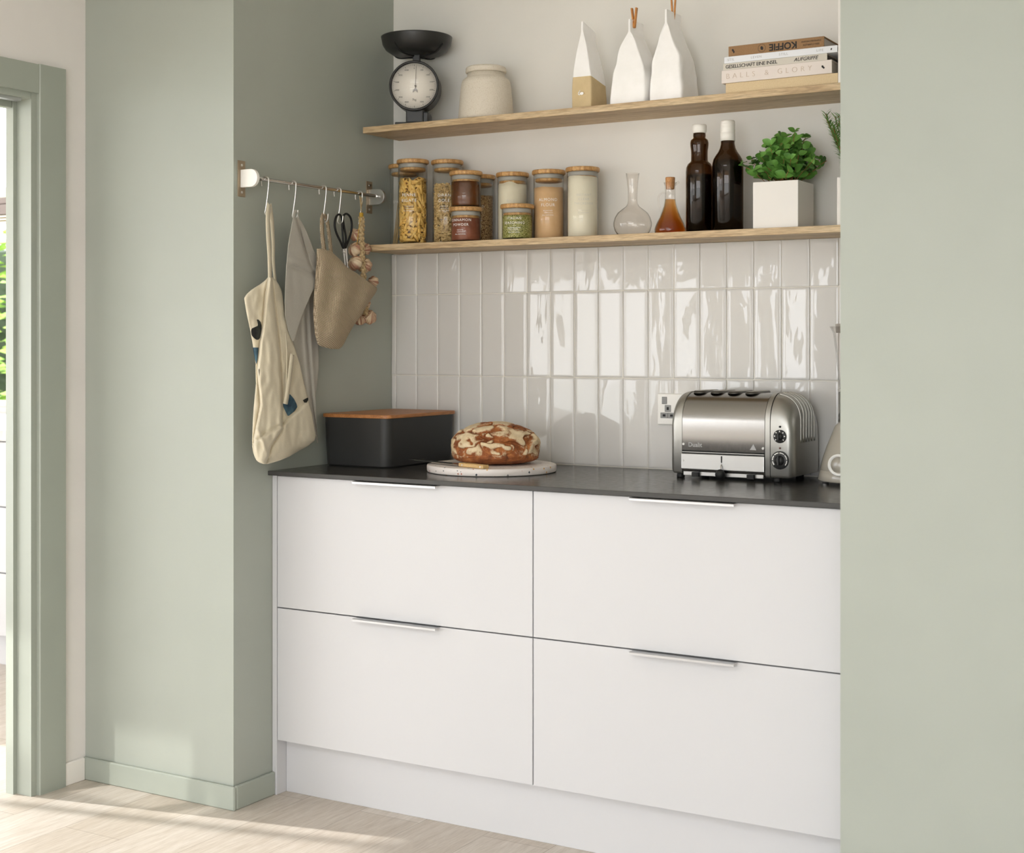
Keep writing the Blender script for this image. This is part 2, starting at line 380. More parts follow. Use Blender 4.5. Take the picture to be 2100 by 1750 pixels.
# ================================================================== THE ROOM
XL, XR, YF, YB, H0 = -2.572, -.934, 2.92, 3.65, 2.5       # niche sides, front of the piers, back wall, ceiling
XA, XW = -3.12, -3.20                                      # the two faces of the left wall
bm = nb(); box(bm, -7.2, 2.7, -3.8, 4.9, -.1, 0); struct('floor', bm, 'floor')
bm = nb()                                                   # ceiling, with two added openings that let the second sun in
box(bm, -7.2, -2.2, -3.8, .92, H0, H0 + .1); box(bm, -.4, 2.7, -3.8, .92, H0, H0 + .1); box(bm, -2.2, -.4, -3.8, -1.2, H0, H0 + .1); box(bm, -2.2, -.4, .2, .92, H0, H0 + .1); box(bm, -7.2, 2.7, 1.22, 4.9, H0, H0 + .1); box(bm, -7.2, -4.7, .92, 1.22, H0, H0 + .1); box(bm, -3.675, 2.7, .92, 1.22, H0, H0 + .1)
struct('ceiling', bm, 'ceil')
bm = nb(); box(bm, XL - .02, XR + .02, YB, YB + .1, 0, H0); struct('wall_back', bm, 'cream')
bm = nb(); box(bm, XA, XL, YF, YB + .1, 0, H0); struct('wall_pier_left', bm, 'green')
bm = nb(); box(bm, XR, 2.6, YF, YB + .1, 0, H0); struct('wall_pier_right', bm, 'green')
bm = nb(); box(bm, XW, XA, 2.752, 4.7, 0, H0); box(bm, XW, XA, -2.4, 2.752, 1.91, H0); box(bm, XW, XA, -3.7, -2.4, 0, H0)
struct('wall_left', bm, 'white_wall')
bm = nb(); box(bm, 2.5, 2.6, -3.7, YF, 0, H0); struct('wall_right', bm, 'cream')
bm = nb()                                                   # rear wall with its wide window
box(bm, XA, 2.6, -3.7, -3.6, 0, .12); box(bm, XA, 2.6, -3.7, -3.6, 2.1, H0); box(bm, XA, -1.9, -3.7, -3.6, .12, 2.1); box(bm, 2.4, 2.6, -3.7, -3.6, .12, 2.1)
struct('wall_rear', bm, 'white_wall')
bm = nb(); box(bm, -7.1, XW, -3.7, -3.6, 0, .55); box(bm, -7.1, XW, -3.7, -3.6, 1.85, H0); box(bm, -7.1, -6.7, -3.7, -3.6, .55, 1.85)
struct('wall_garden', bm, 'white_wall')
bm = nb()                                                   # far side of the next room: tall glazing
box(bm, -7.1, -7.0, -3.7, -3.4, 0, H0); box(bm, -7.1, -7.0, 2.32, 4.8, 0, H0); box(bm, -7.1, -7.0, -3.4, 2.32, 2.06, H0)
struct('wall_far', bm, 'white_wall')
bm = nb(); box(bm, -7.1, XW, 4.66, 4.76, 0, .93); box(bm, -7.1, XW, 4.66, 4.76, 2.42, H0); box(bm, -7.1, -6.4, 4.66, 4.76, .93, 2.42); box(bm, -3.7, XW, 4.66, 4.76, .93, 2.42)
struct('wall_kitchen', bm, 'white_wall')
def win(name, xs, ys, zs, along, bars=(), horiz=(), fw=.05, t=.06, m='white_plastic'):
    bm = nb()
    if along == 'x':
        y = ys; b = lambda a0, a1, c0, c1: box(bm, a0, a1, y, y + t, c0, c1, .004, 1)
    else:
        x = xs; b = lambda a0, a1, c0, c1: box(bm, x, x + t, a0, a1, c0, c1, .004, 1)
    (a0, a1) = xs if along == 'x' else ys
    z0, z1 = zs
    b(a0, a0 + fw, z0, z1); b(a1 - fw, a1, z0, z1); b(a0 + fw, a1 - fw, z0, z0 + fw); b(a0 + fw, a1 - fw, z1 - fw, z1)
    for q in bars: b(q - .025, q + .025, z0 + fw, z1 - fw)
    for q in horiz: b(a0 + fw, a1 - fw, q - .02, q + .02)
    o = struct(name, bm, m); return o
win('window_1', (-1.9, 2.4), -3.68, (.12, 2.1), 'x', (-.47, .97))
win('window_2', (-6.7, -3.2), -3.68, (.55, 1.85), 'x', (-4.85,))
rv = random.Random(5); bm = nb(); q = -4.80                 # added unseen slats across the garden window, to break up the tile reflections
while q < -3.4:
    wd = rv.uniform(.28, .40); box(bm, q, q + wd, -3.605, -3.60, .56, 1.84); q += wd + rv.uniform(.22, .34)
tag(obj('reflection_slats', bm, 'trimwhite'), 'added white slats at the garden window, out of view, breaking up the tile reflections', 'blind')
win('window_3', -7.08, (-3.4, 2.32), (0, 2.06), 'y', (.4, -1.5), fw=.05)
bm = nb(); box(bm, -7.06, -7.04, 1.765, 1.80, .05, 2.01, .002, 1); struct('added_mullion', bm, 'white_plastic')  # added unseen mullion, set for the dim strip it casts on the floor
win('window_4', (-6.4, -3.7), 4.68, (.93, 2.42), 'x', (), (1.95,), fw=.03)

# door opening: stepped lining, casing and header (all sage green)
bm = nb()
prism(bm, [(-3.106, 2.836), (XA, 2.836), (XA, 2.7525), (XW, 2.7525), (XW - .004, 2.7525), (XW - .004, 2.713), (-3.175, 2.713), (-3.175, 2.725), (-3.1185, 2.725), (-3.1185, 2.744), (-3.109, 2.744), (-3.106, 2.747)], 0, 1.99)
o = struct('trim_1', bm, 'green_gloss')
bm = nb(); box(bm, -3.118, -3.1075, -2.4, 2.7435, 1.91, 1.989, .002)
box(bm, -3.17, -3.118, -2.4, 2.725, 1.893, 1.93, .003); box(bm, -3.203, -3.178, -2.4, 2.712, 1.872, 1.93, .003)
struct('trim_2', bm, 'green_gloss')
bm = nb(); box(bm, -3.150, -3.128, -2.4, 2.70, 1.885, 1.893); struct('trim_3', bm, 'alu')
bm = nb(); box(bm, XA + .001, -2.572 + .012, 2.908, YF, 0, .063, .003, 1); box(bm, XL, XL + .012, YF - .0, 3.0765, 0, .063, .003, 1)
struct('baseboard_pier', bm, 'green_gloss')
bm = nb(); box(bm, XA, XA + .012, 2.836, 2.908, 0, .063, .002, 1); struct('baseboard_left', bm, 'trimwhite')
bm = nb(); box(bm, XR, 2.5, 2.908, YF, 0, .063, .003, 1); struct('baseboard_right', bm, 'green_gloss')
bm = nb(); box(bm, -1.1135, XR, 3.463, YB, 1.868, H0, .0008, 1); struct('trim_4', bm, 'trimwhite')   # boxed-in upright at the right end of the top shelf

bm = nb()                                                   # added unseen leaf; its stile cuts the sun patch on the left pier
for y0, y1, z0, z1 in ((1.90, 1.976, .01, 1.88), (1.02, 1.07, .01, 1.88), (1.07, 1.90, .01, .07), (1.07, 1.90, 1.82, 1.88)): box(bm, -3.262, -3.232, y0, y1, z0, z1, .002, 1)
dl = struct('added_leaf', bm, 'green_gloss')
bm = nb(); box(bm, -3.250, -3.244, 1.07, 1.90, .07, 1.82); obj('glazing', bm, 'glass', dl)

# tiled backsplash
bm = nb(); box(bm, XL + .0005, XR - .0005, 3.6402, 3.6497, .884, 1.5015, 0, 1, 1)
rt = random.Random(3)
x0 = -2.5555 - .0773
zrows = [(.8905, 1.1325), (1.1345, 1.376), (1.378, 1.5015)]
for r, (za, zb) in enumerate(zrows):
    if r == 0: za = .8865
    for c in range(23):
        xa = x0 + c * .0771 + .0009; xb = xa + .0755
        if xa < XL: xa = XL + .001
        if xb > XR: xb = XR - .001
        if xb - xa < .004: continue
        ta, tb, tc = rt.gauss(0, .018), rt.gauss(0, .006), rt.gauss(0, .0004)
        if rt.random() < .2: ta = .03 * rt.choice((-1, 1))
        nx, nz = 8, 20; ph = rt.uniform(0, 50)
        xm, zm = (xa + xb) / 2, (za + zb) / 2; g = {}
        for i in range(nx + 1):
            for j in range(nz + 1):
                u, w = i / nx, j / nz
                x = xa + (xb - xa) * (.5 - .5 * math.cos(math.pi * u)); z = za + (zb - za) * (.5 - .5 * math.cos(math.pi * w))
                ex = min(x - xa, xb - x, z - za, zb - z); rd = .0009
                y = 3.6385 + (0 if ex > rd else rd - math.sqrt(max(0, rd * rd - (rd - ex) ** 2)))
                y += max(-.0009, min(.0009, (x - xm) * ta + (z - zm) * tb * .6)) + .00035 * noise.noise(Vector((x * 28 + ph, 0, z * 11)))
                g[i, j] = bm.verts.new((x, y, z))
        for i in range(nx):
            for j in range(nz):
                f = bm.faces.new((g[i, j], g[i + 1, j], g[i + 1, j + 1], g[i, j + 1])); f.smooth = True
        ring = [g[i, 0] for i in range(nx + 1)] + [g[nx, j] for j in range(1, nz + 1)] + [g[i, nz] for i in range(nx - 1, -1, -1)] + [g[0, j] for j in range(nz - 1, 0, -1)]
        back = [bm.verts.new((v.co.x, 3.6412, v.co.z)) for v in ring]; n = len(ring)
        for i in range(n): bm.faces.new((ring[i], back[i], back[(i + 1) % n], ring[(i + 1) % n]))
o = struct('wall_tiles', bm, ['tile', 'grout'])

# ================================================================== OUTSIDE
bm = nb(); box(bm, -30, 12, -30, -3.8, -.14, -.04); box(bm, -30, -7.2, -3.8, 20, -.14, -.04); box(bm, -7.2, 12, 4.9, 20, -.14, -.04); struct('ground', bm, 'outground')
bm = nb(); rh = random.Random(11)
for i in range(1900):
    px = rh.uniform(-11.5, -5.2); pz = rh.uniform(.1, 2.05); py = 7.2 + .35 * noise.noise(Vector((px * 1.6, 0, pz * 1.6))) + rh.uniform(-.25, .25)
    s = rh.uniform(.045, .09); mt = Matrix.Translation((px, py, pz)) @ Matrix.Rotation(rh.uniform(0, 6.28), 4, 'Z') @ Matrix.Rotation(rh.uniform(-1, 1), 4, 'X')
    q = [mt @ Vector(p) for p in ((-s, 0, 0), (0, -s * .5, .01), (s, 0, 0), (0, s * .5, .01))]
    bm.faces.new([bm.verts.new(p) for p in q])
hd = thing('hedge', 'bright green leafy hedge seen through the door opening behind the far worktop', 'hedge', (0, 0, 0))
obj('foliage', bm, 'hedge', hd, recalc=False)['kind'] = 'stuff'
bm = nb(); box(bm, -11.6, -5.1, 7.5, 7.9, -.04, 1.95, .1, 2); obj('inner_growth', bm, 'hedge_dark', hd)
pg = thing('pergola', 'brown timber beam with cream battens beneath, outside above the hedge', 'pergola', (0, 0, 0))
bm = nb(); box(bm, -8.2, -4.2, 5.35, 5.42, 1.985, 2.035, .004); box(bm, -8.2, -4.2, 5.33, 5.44, 1.925, 1.98, .004); obj('beam', bm, 'timber', pg)
bm = nb()
for q in range(3): box(bm, -8.2, -4.2, 5.33, 5.42, 1.880 + q * .016, 1.888 + q * .016)
obj('batten', bm, 'timber_l', pg)
for xx in (-8.15, -4.35):
    bm = nb(); box(bm, xx, xx + .09, 5.34, 5.43, -.04, 1.925, .004); obj('post', bm, 'timber', pg)

# the run of units in the next room
rb = thing('kitchen_island', 'white kitchen units beyond the sage door frame at the far left', 'kitchen units', (-4.9, 4.2, 0))
bm = nb(); box(bm, -1.1, 1.1, -.44, .42, .12, .862, .003); obj('carcass', bm, 'cab', rb)
bm = nb(); box(bm, -1.1, 1.1, -.40, .42, 0, .118); obj('plinth', bm, 'cab', rb)
bm = nb()
for z0, z1 in ((.125, .36), (.365, .61), (.615, .858)):
    box(bm, -1.09, .0, -.458, -.441, z0, z1, .002); box(bm, .004, 1.09, -.458, -.441, z0, z1, .002)
obj('drawer_front', bm, 'cab', rb)
bm = nb(); box(bm, -6.05, -3.75, 3.72, 4.655, .8635, .903, .003); tag(obj('stone_worktop', bm, 'pale_stone'), 'pale grey stone worktop in the next room, glimpsed through the doorway', 'worktop')

# ================================================================== BASE UNITS
def unit(x0, label):
    t = thing('drawer_cabinet', label, 'cabinet', (x0 + .401, 3.37, 0), 0, 'white drawer cabinets under the worktop')
    bm = nb(); hx = .4
    box(bm, -hx, -hx + .018, -.274, .275, .15, .868); box(bm, hx - .018, hx, -.274, .275, .15, .868)
    box(bm, -hx + .018, hx - .018, -.274, .275, .15, .168); box(bm, -hx + .018, hx - .018, .257, .275, .168, .868)
    box(bm, -hx + .018, hx - .018, -.274, -.2, .85, .868); box(bm, -hx + .018, hx - .018, -.26, -.2, .50, .518)
    obj('carcass', bm, 'cab', t)
    for z0, z1 in ((.150, .5095), (.5125, .8690)):
        bm = nb(); box(bm, -.3995, .3995, -.294, -.2755, z0, z1, .0012, 2)
        d = obj('drawer', bm, 'cab', t)
        bm = nb(); top = z1 + .0014
        # thin folded edge-pull: flat top plate, short down-turned lip
        prof = [(-.292, top - .0009), (-.3155, top - .0009), (-.3175, top - .0022), (-.3175, top - .0072), (-.3163, top - .0072), (-.3163, top - .0028), (-.315, top - .0021), (-.292, top - .0021)]
        a = [bm.verts.new((-.13, y, z)) for y, z in prof]; b = [bm.verts.new((.13, y, z)) for y, z in prof]
        n = len(prof)
        for i in range(n): bm.faces.new((a[i], a[(i + 1) % n], b[(i + 1) % n], b[i]))
        bm.faces.new(a[::-1]); bm.faces.new(b)
        h = obj('handle', bm, 'alu', d)
    return t
unit(-2.5545, 'white two-drawer cabinet on the left, under the bread bin and loaf')
unit(-1.7525, 'white two-drawer cabinet on the right, under the toaster')
bm = nb(); box(bm, XL + .001, -2.5553, 3.076, YB - .001, 0, .8705, .0008, 1); tag(obj('end_panel', bm, 'cab'), 'narrow white end panel beside the sage pier, left of the drawers', 'panel')
bm = nb(); box(bm, -2.5548, XR - .001, 3.116, 3.134, 0, .1495, .0008, 1); tag(obj('plinth', bm, 'cab'), 'white plinth board along the floor under the drawer cabinets', 'plinth')
bm = nb(); box(bm, XL + .0005, XR - .0005, 3.058, YB - .012, .8715, .8835, .0012, 2)
bm.faces.ensure_lookup_table()
for f in bm.faces:
    if f.calc_center_median().y < 3.0581: f.material_index = 1
tag(obj('worktop', bm, ['worktop', 'top_edge']), 'thin dark grey stone worktop over the white drawer cabinets', 'worktop')
# shelves
for z, nm, lb in ((1.850, 'shelf', 'upper oak shelf carrying the kitchen scale, white bags and books'), (1.502, 'shelf', 'lower oak shelf carrying the storage jars, bottles and herb pots')):
    bm = nb(); box(bm, -2.55, XR - .0005, 3.462, YB - .0005, z, z + .018, .0008, 1)
    tag(obj(nm, bm, 'oak'), lb, 'shelf', 'oak wall shelves')
ZU, ZL, ZW = 1.8681, 1.5201, .8836
# double socket
so = thing('wall_socket', 'white double wall socket on the tiles, half hidden behind the toaster', 'socket', (-1.6025, 3.6375, 1.05))
bm = nb(); box(bm, -.073, .073, -.008, 0, -.0425, .0425, .0035, 3); obj('face_plate', bm, 'white_plastic', so)
for sx in (-.041, .041):
    bm = nb(); box(bm, sx - .017 if sx < 0 else sx - .001, sx - .003 if sx < 0 else sx + .013, -.0115, -.008, .014, .034, .0015, 2); obj('rocker_switch', bm, 'grey_plastic', so)
    bm = nb()
    for dx, dz, w, h in ((.0, .002, .006, .008), (-.011, -.017, .008, .006), (.011, -.017, .008, .006)):
        box(bm, sx + dx - w - .003, sx + dx + w + .003, -.0088, -.0078, dz - h - .0015, dz + h + .0015, .001, 1, 1)
        box(bm, sx + dx - w * .5, sx + dx + w * .5, -.0093, -.0085, dz - h * .5, dz + h * .5)
    obj('pin_socket', bm, ['dark', 'grey_plastic'], so)

# ================================================================== UPPER SHELF
# --- kitchen scale
t = thing('kitchen_scale', 'black mechanical kitchen scale with round dial and wide pan', 'scale', (-2.416, 3.547, ZU), R(27))
bm = nb(); prism(bm, [(-.056, -.066), (.062, -.066), (.062, .06), (-.056, .06)], 0, .007, bw=.003)
obj('base', bm, 'black_paint', t)
bm = nb(); box(bm, -.026, .026, -.05, .045, .0065, .05, .004); box(bm, .012, .040, -.045, .045, .0065, .04, .004); obj('foot_column', bm, 'black_paint', t)
bm = nb(); zc = .1125
def ycyl(bm, prof, cx, cz, seg=56, mi=0, cap0=True, cap1=True):        # lathe around an axis parallel to Y; prof = (radius, y)
    tt = nb(); lathe(tt, [(r, y) for r, y in prof], seg=seg, cap0=cap0, cap1=cap1)
    merge(bm, tt, mi, Matrix(((1, 0, 0, cx), (0, 0, 1, 0), (0, -1, 0, cz), (0, 0, 0, 1))))
ycyl(bm, [(.0665, -.0625), (.0675, -.065), (.0715, -.066), (.0735, -.063), (.0735, -.052), (.071, -.048), (.072, .012), (.068, .030), (.058, .040), (.0, .043)], 0, zc, cap0=False)
obj('housing', bm, 'black_paint', t)
bm = nb(); ycyl(bm, [(.0, -.0565), (.0668, -.0565), (.0668, -.050), (.0, -.050)], 0, zc)
dial = obj('dial', bm, mat('dial_face', (240, 234, 226), .6), t)
bm = nb()
for i in range(70):
    a = 2 * math.pi * i / 70; big = i % 5 == 0; r0 = .0575 if big else .0600; r1 = .0625
    w_ = .0005 if big else .00025
    c_, s_ = math.sin(a), math.cos(a)
    q = [Vector((c_ * r + s_ * k * w_, -.0571, zc + s_ * r - c_ * k * w_)) for r, k in ((r0, -1), (r0, 1), (r1, 1), (r1, -1))]
    bm.faces.new([bm.verts.new(p) for p in q])
RX = Matrix.Rotation(R(90), 4, 'X')
for i in range(14):
    a = 2 * math.pi * i / 14
    if i == 7: continue
    add_text(bm, str(i * 500 if i else 0), .0058, Matrix.Translation((math.sin(a) * .0515, -.0571, zc + math.cos(a) * .0515)) @ RX, depth=.0001)
add_text(bm, '7kg', .0085, Matrix.Translation((0, -.0571, zc - .040)) @ RX, depth=.0001)
obj('graduations', bm, mat('dial_ink', (92, 86, 80), .7), dial)
bm = nb()
def yplate(bm, pts, y0, y1):
    a = [bm.verts.new((x, y0, z)) for x, z in pts]; b = [bm.verts.new((x, y1, z)) for x, z in pts]; n = len(pts)
    bm.faces.new(a); bm.faces.new(b[::-1])
    for i in range(n): bm.faces.new((a[i], b[i], b[(i + 1) % n], a[(i + 1) % n]))
yplate(bm, [(-.0007, zc - .014), (-.0075, zc - .0195), (-.0065, zc - .012), (-.003, zc - .0085), (-.0009, zc - .006), (-.0004, zc + .058), (.0004, zc + .058), (.0009, zc - .006), (.003, zc - .0085), (.0065, zc - .012), (.0075, zc - .0195), (.0007, zc - .014)], -.0600, -.0592)
ycyl(bm, [(0, -.061), (.003, -.061), (.003, -.0575), (0, -.0575)], 0, zc, seg=16)
nd = obj('pointer', bm, mat('needle_grey', (120, 110, 100), .5), t); nd.rotation_euler = (0, R(2), 0)
bm = nb(); ycyl(bm, [(0, -.0627), (.0672, -.0627), (.0672, -.0622), (0, -.0622)], 0, zc); obj('dial_glass', bm, 'glass', t)
bm = nb(); box(bm, -.0105, .0105, -.012, .012, .182, .2135, .002); obj('neck', bm, 'black_paint', t)
bm = nb()
for k2 in range(4):
    a = R(45 + 90 * k2 + 12); d = Vector((math.cos(a), math.sin(a), 0))
    tube(bm, sm([d * .008 + Vector((0, 0, .2095)), d * .050 + Vector((0, 0, .2100)), d * .079 + Vector((0, 0, .2165)), d * .1005 + Vector((0, 0, .237))], 5), .0022, 6)
obj('pan_support', bm, 'rubber', t)
bm = nb(); lathe(bm, [(0, .2125), (.050, .2125), (.074, .2165), (.091, .2275), (.1005, .242), (.1045, .262), (.1055, .2655), (.1035, .2665), (.1015, .2645), (.0975, .244), (.088, .231), (.072, .220), (.050, .2165), (0, .2165)], seg=72)
obj('weighing_pan', bm, 'black_paint', t)

# --- lidded ceramic jar
t = thing('ceramic_jar', 'squat speckled stoneware jar with lid, right of the kitchen scale', 'jar', (-2.179, 3.552, ZU))
bm = nb(); lathe(bm, [(0, 0), (.074, 0), (.0795, .003), (.0795, .011), (.0765, .055), (.0730, .092), (.0705, .109), (.0665, .118), (.0590, .1235), (.0545, .1265), (.0535, .137), (.0, .137)], seg=64)
obj('jar_body', bm, 'ceramic', t)
bm = nb(); lathe(bm, [(0, .1375), (.0545, .1375), (.0585, .1392), (.0590, .1437), (.0575, .1466), (.0583, .1482), (.0575, .1522), (.052, .1556), (.03, .1570), (0, .1572)], seg=64)
obj('lid', bm, 'ceramic', t)

# --- paper bags: rings from a box bottom to a flat pinched top seam running front to back
def bag(name, loc, w, d, h, neckz, top_x, seam_d, fold, lean=0, puff=.06, seed=0, m='paper_w', split=None, wr=.004, roll=True, tilt=0):
    rg = random.Random(seed); bm = nb(); N = 64; rows = []; K = 34
    for j in range(K + 1):
        v = j / K; z = h * v
        if z < neckz:
            q = z / neckz; wx = w / 2 * (1 - q ** 2.0) + w / 2 * puff * math.sin(math.pi * q) + .0045 * q
            wy = d / 2 * (1 - q ** 1.5) + seam_d / 2 * q ** 1.5; e = .13
        else:
            wx = .0045 - .001 * (z - neckz) / (h - neckz); wy = seam_d / 2; e = .3
        cx = top_x * min(1, z / neckz) ** 1.3; row = []
        for i in range(N):
            a = 2 * math.pi * (i + .5) / N; ca, sa = math.cos(a), math.sin(a)
            x = wx * math.copysign(abs(ca) ** e, ca); y = wy * math.copysign(abs(sa) ** e, sa)
            if z < neckz and z > .004:                      # gusset crease on the two narrow faces, creases of the paper
                f = math.sin(math.pi * z / neckz)
                if abs(sa) > abs(ca): y -= math.copysign(.30 * wy * (z / neckz) ** 2 * (1 - abs(x) / (wx + 1e-6)) * fold, sa)
                nn = noise.noise(Vector((x * 18 + seed * 3.1, y * 18, z * 14))); n2 = noise.noise(Vector((x * 45, y * 45 + seed, z * 30)))
                x += f * (wr * nn + wr * .45 * n2) * 1.6; y += f * (wr * nn - wr * .4 * n2)
            else: x += .0012 * noise.noise(Vector((0, y * 30, z * 40 + seed)))
            row.append(bm.verts.new((x + cx, y + lean * v, z + (tilt * y if z > neckz * .6 else tilt * y * z / (neckz * .6 + 1e-6)))))
        rows.append(row)
    for j in range(K):
        for i in range(N):
            f = bm.faces.new((rows[j][i], rows[j][(i + 1) % N], rows[j + 1][(i + 1) % N], rows[j + 1][i])); f.smooth = True
            if split is not None:
                zz = h * (j + .5) / K; 
                if zz < split: f.material_index = 1
    bm.faces.new(rows[0][::-1]).material_index = 1 if split else 0
    bm.faces.new(rows[-1])
    return bm
t = thing('coffee_bag', 'slim paper bag, white above and tan below, with a small bee emblem', 'paper bag', (-1.842, 3.548, ZU))
obj('bag_body', bag('b', 0, .060, .098, .232, .200, -.003, .078, .5, puff=.05, seed=2, split=.083, wr=.0016, tilt=-.25), ['paper_w', 'kraft'], t, smooth='auto')
bm = nb(); yb = -.0545
for k2 in range(16):                                           # small bee mark: striped body, two wings
    pass
def disc(bm, cx, cz, rx, rz, y, rot=0, n=18, inner=0):
    pts = []
    for i in range(n):
        a = 2 * math.pi * i / n; x, z = rx * math.cos(a), rz * math.sin(a)
        pts.append((cx + x * math.cos(rot) - z * math.sin(rot), cz + x * math.sin(rot) + z * math.cos(rot)))
    yplate(bm, pts, y, y + .0006)
disc(bm, .004, .042, .0058, .0038, yb, .1); disc(bm, -.004, .046, .0038, .0016, yb, .8); disc(bm, -.0045, .040, .0036, .0014, yb, -.7)
disc(bm, -.002, .049, .0028, .0012, yb, 1.5)
obj('bee_emblem', bm, 'paper_w', t)
t = thing('flour_bag', 'plain white gathered bag in the middle, closed by a peg, lower of the pair', 'paper bag', (-1.6985, 3.542, ZU))
obj('bag_body', bag('b', 0, .104, .112, .230, .196, .000, .082, 1.0, puff=.05, seed=5, wr=.006), ['paper_w'], t, smooth='auto')
t = thing('flour_bag', 'plain white gathered bag with a peg, taller one nearest the books', 'paper bag', (-1.5860, 3.544, ZU))
obj('bag_body', bag('b', 0, .094, .118, .243, .206, -.004, .092, 1.1, puff=.07, seed=9, wr=.007), ['paper_w'], t, smooth='auto')
def peg(loc, label, open_=0.09, rz=0, tilt=0):
    t = thing('clothes_peg', label, 'clothes peg', loc, rz, 'wooden pegs on the white bags')
    t.rotation_euler = (0, tilt, rz)
    for s in (-1, 1):
        bm = nb(); box(bm, -.0022, .0022, -.0045, .0045, -.020, .034, .001)
        for v in bm.verts:
            if v.co.z < -.004: v.co.x += -s * .0008
        o = obj('jaw', bm, 'peg', t); o.rotation_euler = (0, s * open_, 0); o.location = (s * .0036, 0, 0)
    bm = nb(); tube(bm, [(-.004 + .0002 * i, math.cos(i * .9) * .0032, math.sin(i * .9) * .0032) for i in range(40)], .0006, 5)
    obj('spring', bm, 'steel', t)
peg((-1.6925, 3.520, ZU + .2290), 'small wooden peg standing on the lower white gathered bag', .10, 0)
peg((-1.5905, 3.548, ZU + .2440), 'wooden peg clipped on the tallest white bag, cut by the picture top', .045, R(16))

# --- stack of books (front edges at Y = 3.47)
def book(label, x0, x1, z0, z1, cover, depth=.165, y0=3.470, rz=0, page=(206, 200, 190), board=.0022, pagein=.004, rough=.5):
    t = thing('book', label, 'book', ((x0 + x1) / 2, y0, z0), rz)
    hw = (x1 - x0) / 2; h = z1 - z0 - .0002
    cm = mat('cover', cover, rough) if isinstance(cover, tuple) else cover
    bm = nb(); box(bm, -hw, hw, 0, depth, 0, board, .0006, 1); box(bm, -hw, hw, 0, depth, h - board, h, .0006, 1); box(bm, -hw, hw, 0, board, board * .6, h - board * .6, .0004, 1)
    obj('cover', bm, cm, t)
    bm = nb(); box(bm, -hw + pagein, hw - pagein, board, depth - pagein, board, h - board)
    obj('page_block', bm, mat('pages', page, .8), t)
    return t, hw, h
RX = Matrix.Rotation(R(90), 4, 'X')
def spine_text(bm, s, size, x, z, flip=False, **kw):
    m = Matrix.Translation((x, -.0003, z)) @ RX
    if flip: m = m @ Matrix.Rotation(math.pi, 4, 'Z')
    add_text(bm, s, size, m, depth=.0002, **kw)
INK = mat('black_ink', (28, 26, 25), .6)
z = ZU
t, hw, h = book('beige untitled book at the bottom of the stack', -1.410, -1.1165, z, z + .0262, two('beige_cloth', (206, 184, 146), (212, 191, 154), 300, rough=.8, bump=.1)); z += .0262
t, hw, h = book('thick pale book with thin letters BALLS & GLORY, second from the bottom', -1.4195, -1.130, z, z + .0332, (222, 212, 204), .17, 3.4655); z += .0332
tf = mat('tan_foil', (196, 178, 158), .5)
for s_, x in (('BALLS', -.0935), ('&', -.0235), ('GLORY', .0495)):
    bm = nb(); spine_text(bm, s_, .0190, x, h / 2, spacing=1.75, bold=-.00035); obj('lettering', bm, tf, t)
bm = nb(); disc(bm, .1215, h / 2 + .001, .0026, .0036, -.0006, .4, 7); disc(bm, .1245, h / 2 - .002, .0022, .0026, -.0006, -.5, 6); obj('publisher_mark', bm, INK, t)
t, hw, h = book('thin grey book lettered GESELLSCHAFT EINE INSEL in black, middle of the stack', -1.4157, -1.1424, z, z + .0172, (204, 198, 186), .16, 3.4672, page=(120, 116, 108)); z += .0172
bm = nb(); spine_text(bm, 'GESELLSCHAFT EINE INSEL', .0125, -.061, h / 2 - .0005, spacing=.93, bold=.0001); obj('lettering', bm, INK, t)
bm = nb(); spine_text(bm, 'AUFGRIFFE', .0125, .082, h / 2, shear=.3, bold=.0001); obj('lettering', bm, INK, t)
t, hw, h = book('white book with faint grey words STIL LEVEN STILL LIFE, below the brown one', -1.4125, -1.1165, z, z + .0170, (226, 228, 232), .168, 3.4665, page=(176, 184, 182)); z += .0170
gi = mat('grey_ink', (182, 182, 180), .6)
for s_, x in (('STIL', -.130), ('LEVEN', -.062), ('STILL', .010), ('LIFE', .104)):
    bm = nb(); spine_text(bm, s_, .0085, x, h / 2, spacing=1.25); obj('lettering', bm, gi, t)
bm = nb(); disc(bm, .133, h / 2, .0016, .003, -.0006, -.3, 7); obj('publisher_mark', bm, INK, t)
t, hw, h = book('brown kraft book lettered KOFFIE upside down, top of the stack', -1.4024, -1.151, z, z + .0265, two('kraft_cover', (142, 108, 72), (152, 118, 82), 400, rough=.75, bump=.08), .16, 3.470, page=(186, 182, 176)); z += .0265
bm = nb(); spine_text(bm, 'KOFFIE', .0235, .020, h / 2, flip=True, bold=.0006, spacing=.98); obj('lettering', bm, INK, t); bm = nb()
spine_text(bm, 'KOFFIEGESCHIEDENIS', .0052, .0925, h / 2 + .0045, flip=True); obj('lettering', bm, INK, t); bm = nb(); spine_text(bm, 'EEN COMPLETE', .0060, .0925, h / 2 - .0035, flip=True)
obj('lettering', bm, INK, t)
bm = nb()
for i in range(22):
    a = 2 * math.pi * i / 22; disc(bm, -.036 + .0098 * math.cos(a), h / 2 + .0098 * math.sin(a), .0010, .0007, -.0005, a + 1.57, 6)
disc(bm, -.036, h / 2, .0036, .0050, -.0005, .3, 16); obj('logo', bm, INK, t); bm = nb(); disc(bm, -.1135, h / 2 + .002, .0028, .0042, -.0005, .5, 7); disc(bm, -.111, h / 2 - .0025, .002, .003, -.0005, -.5, 6)
obj('publisher_mark', bm, INK, t)

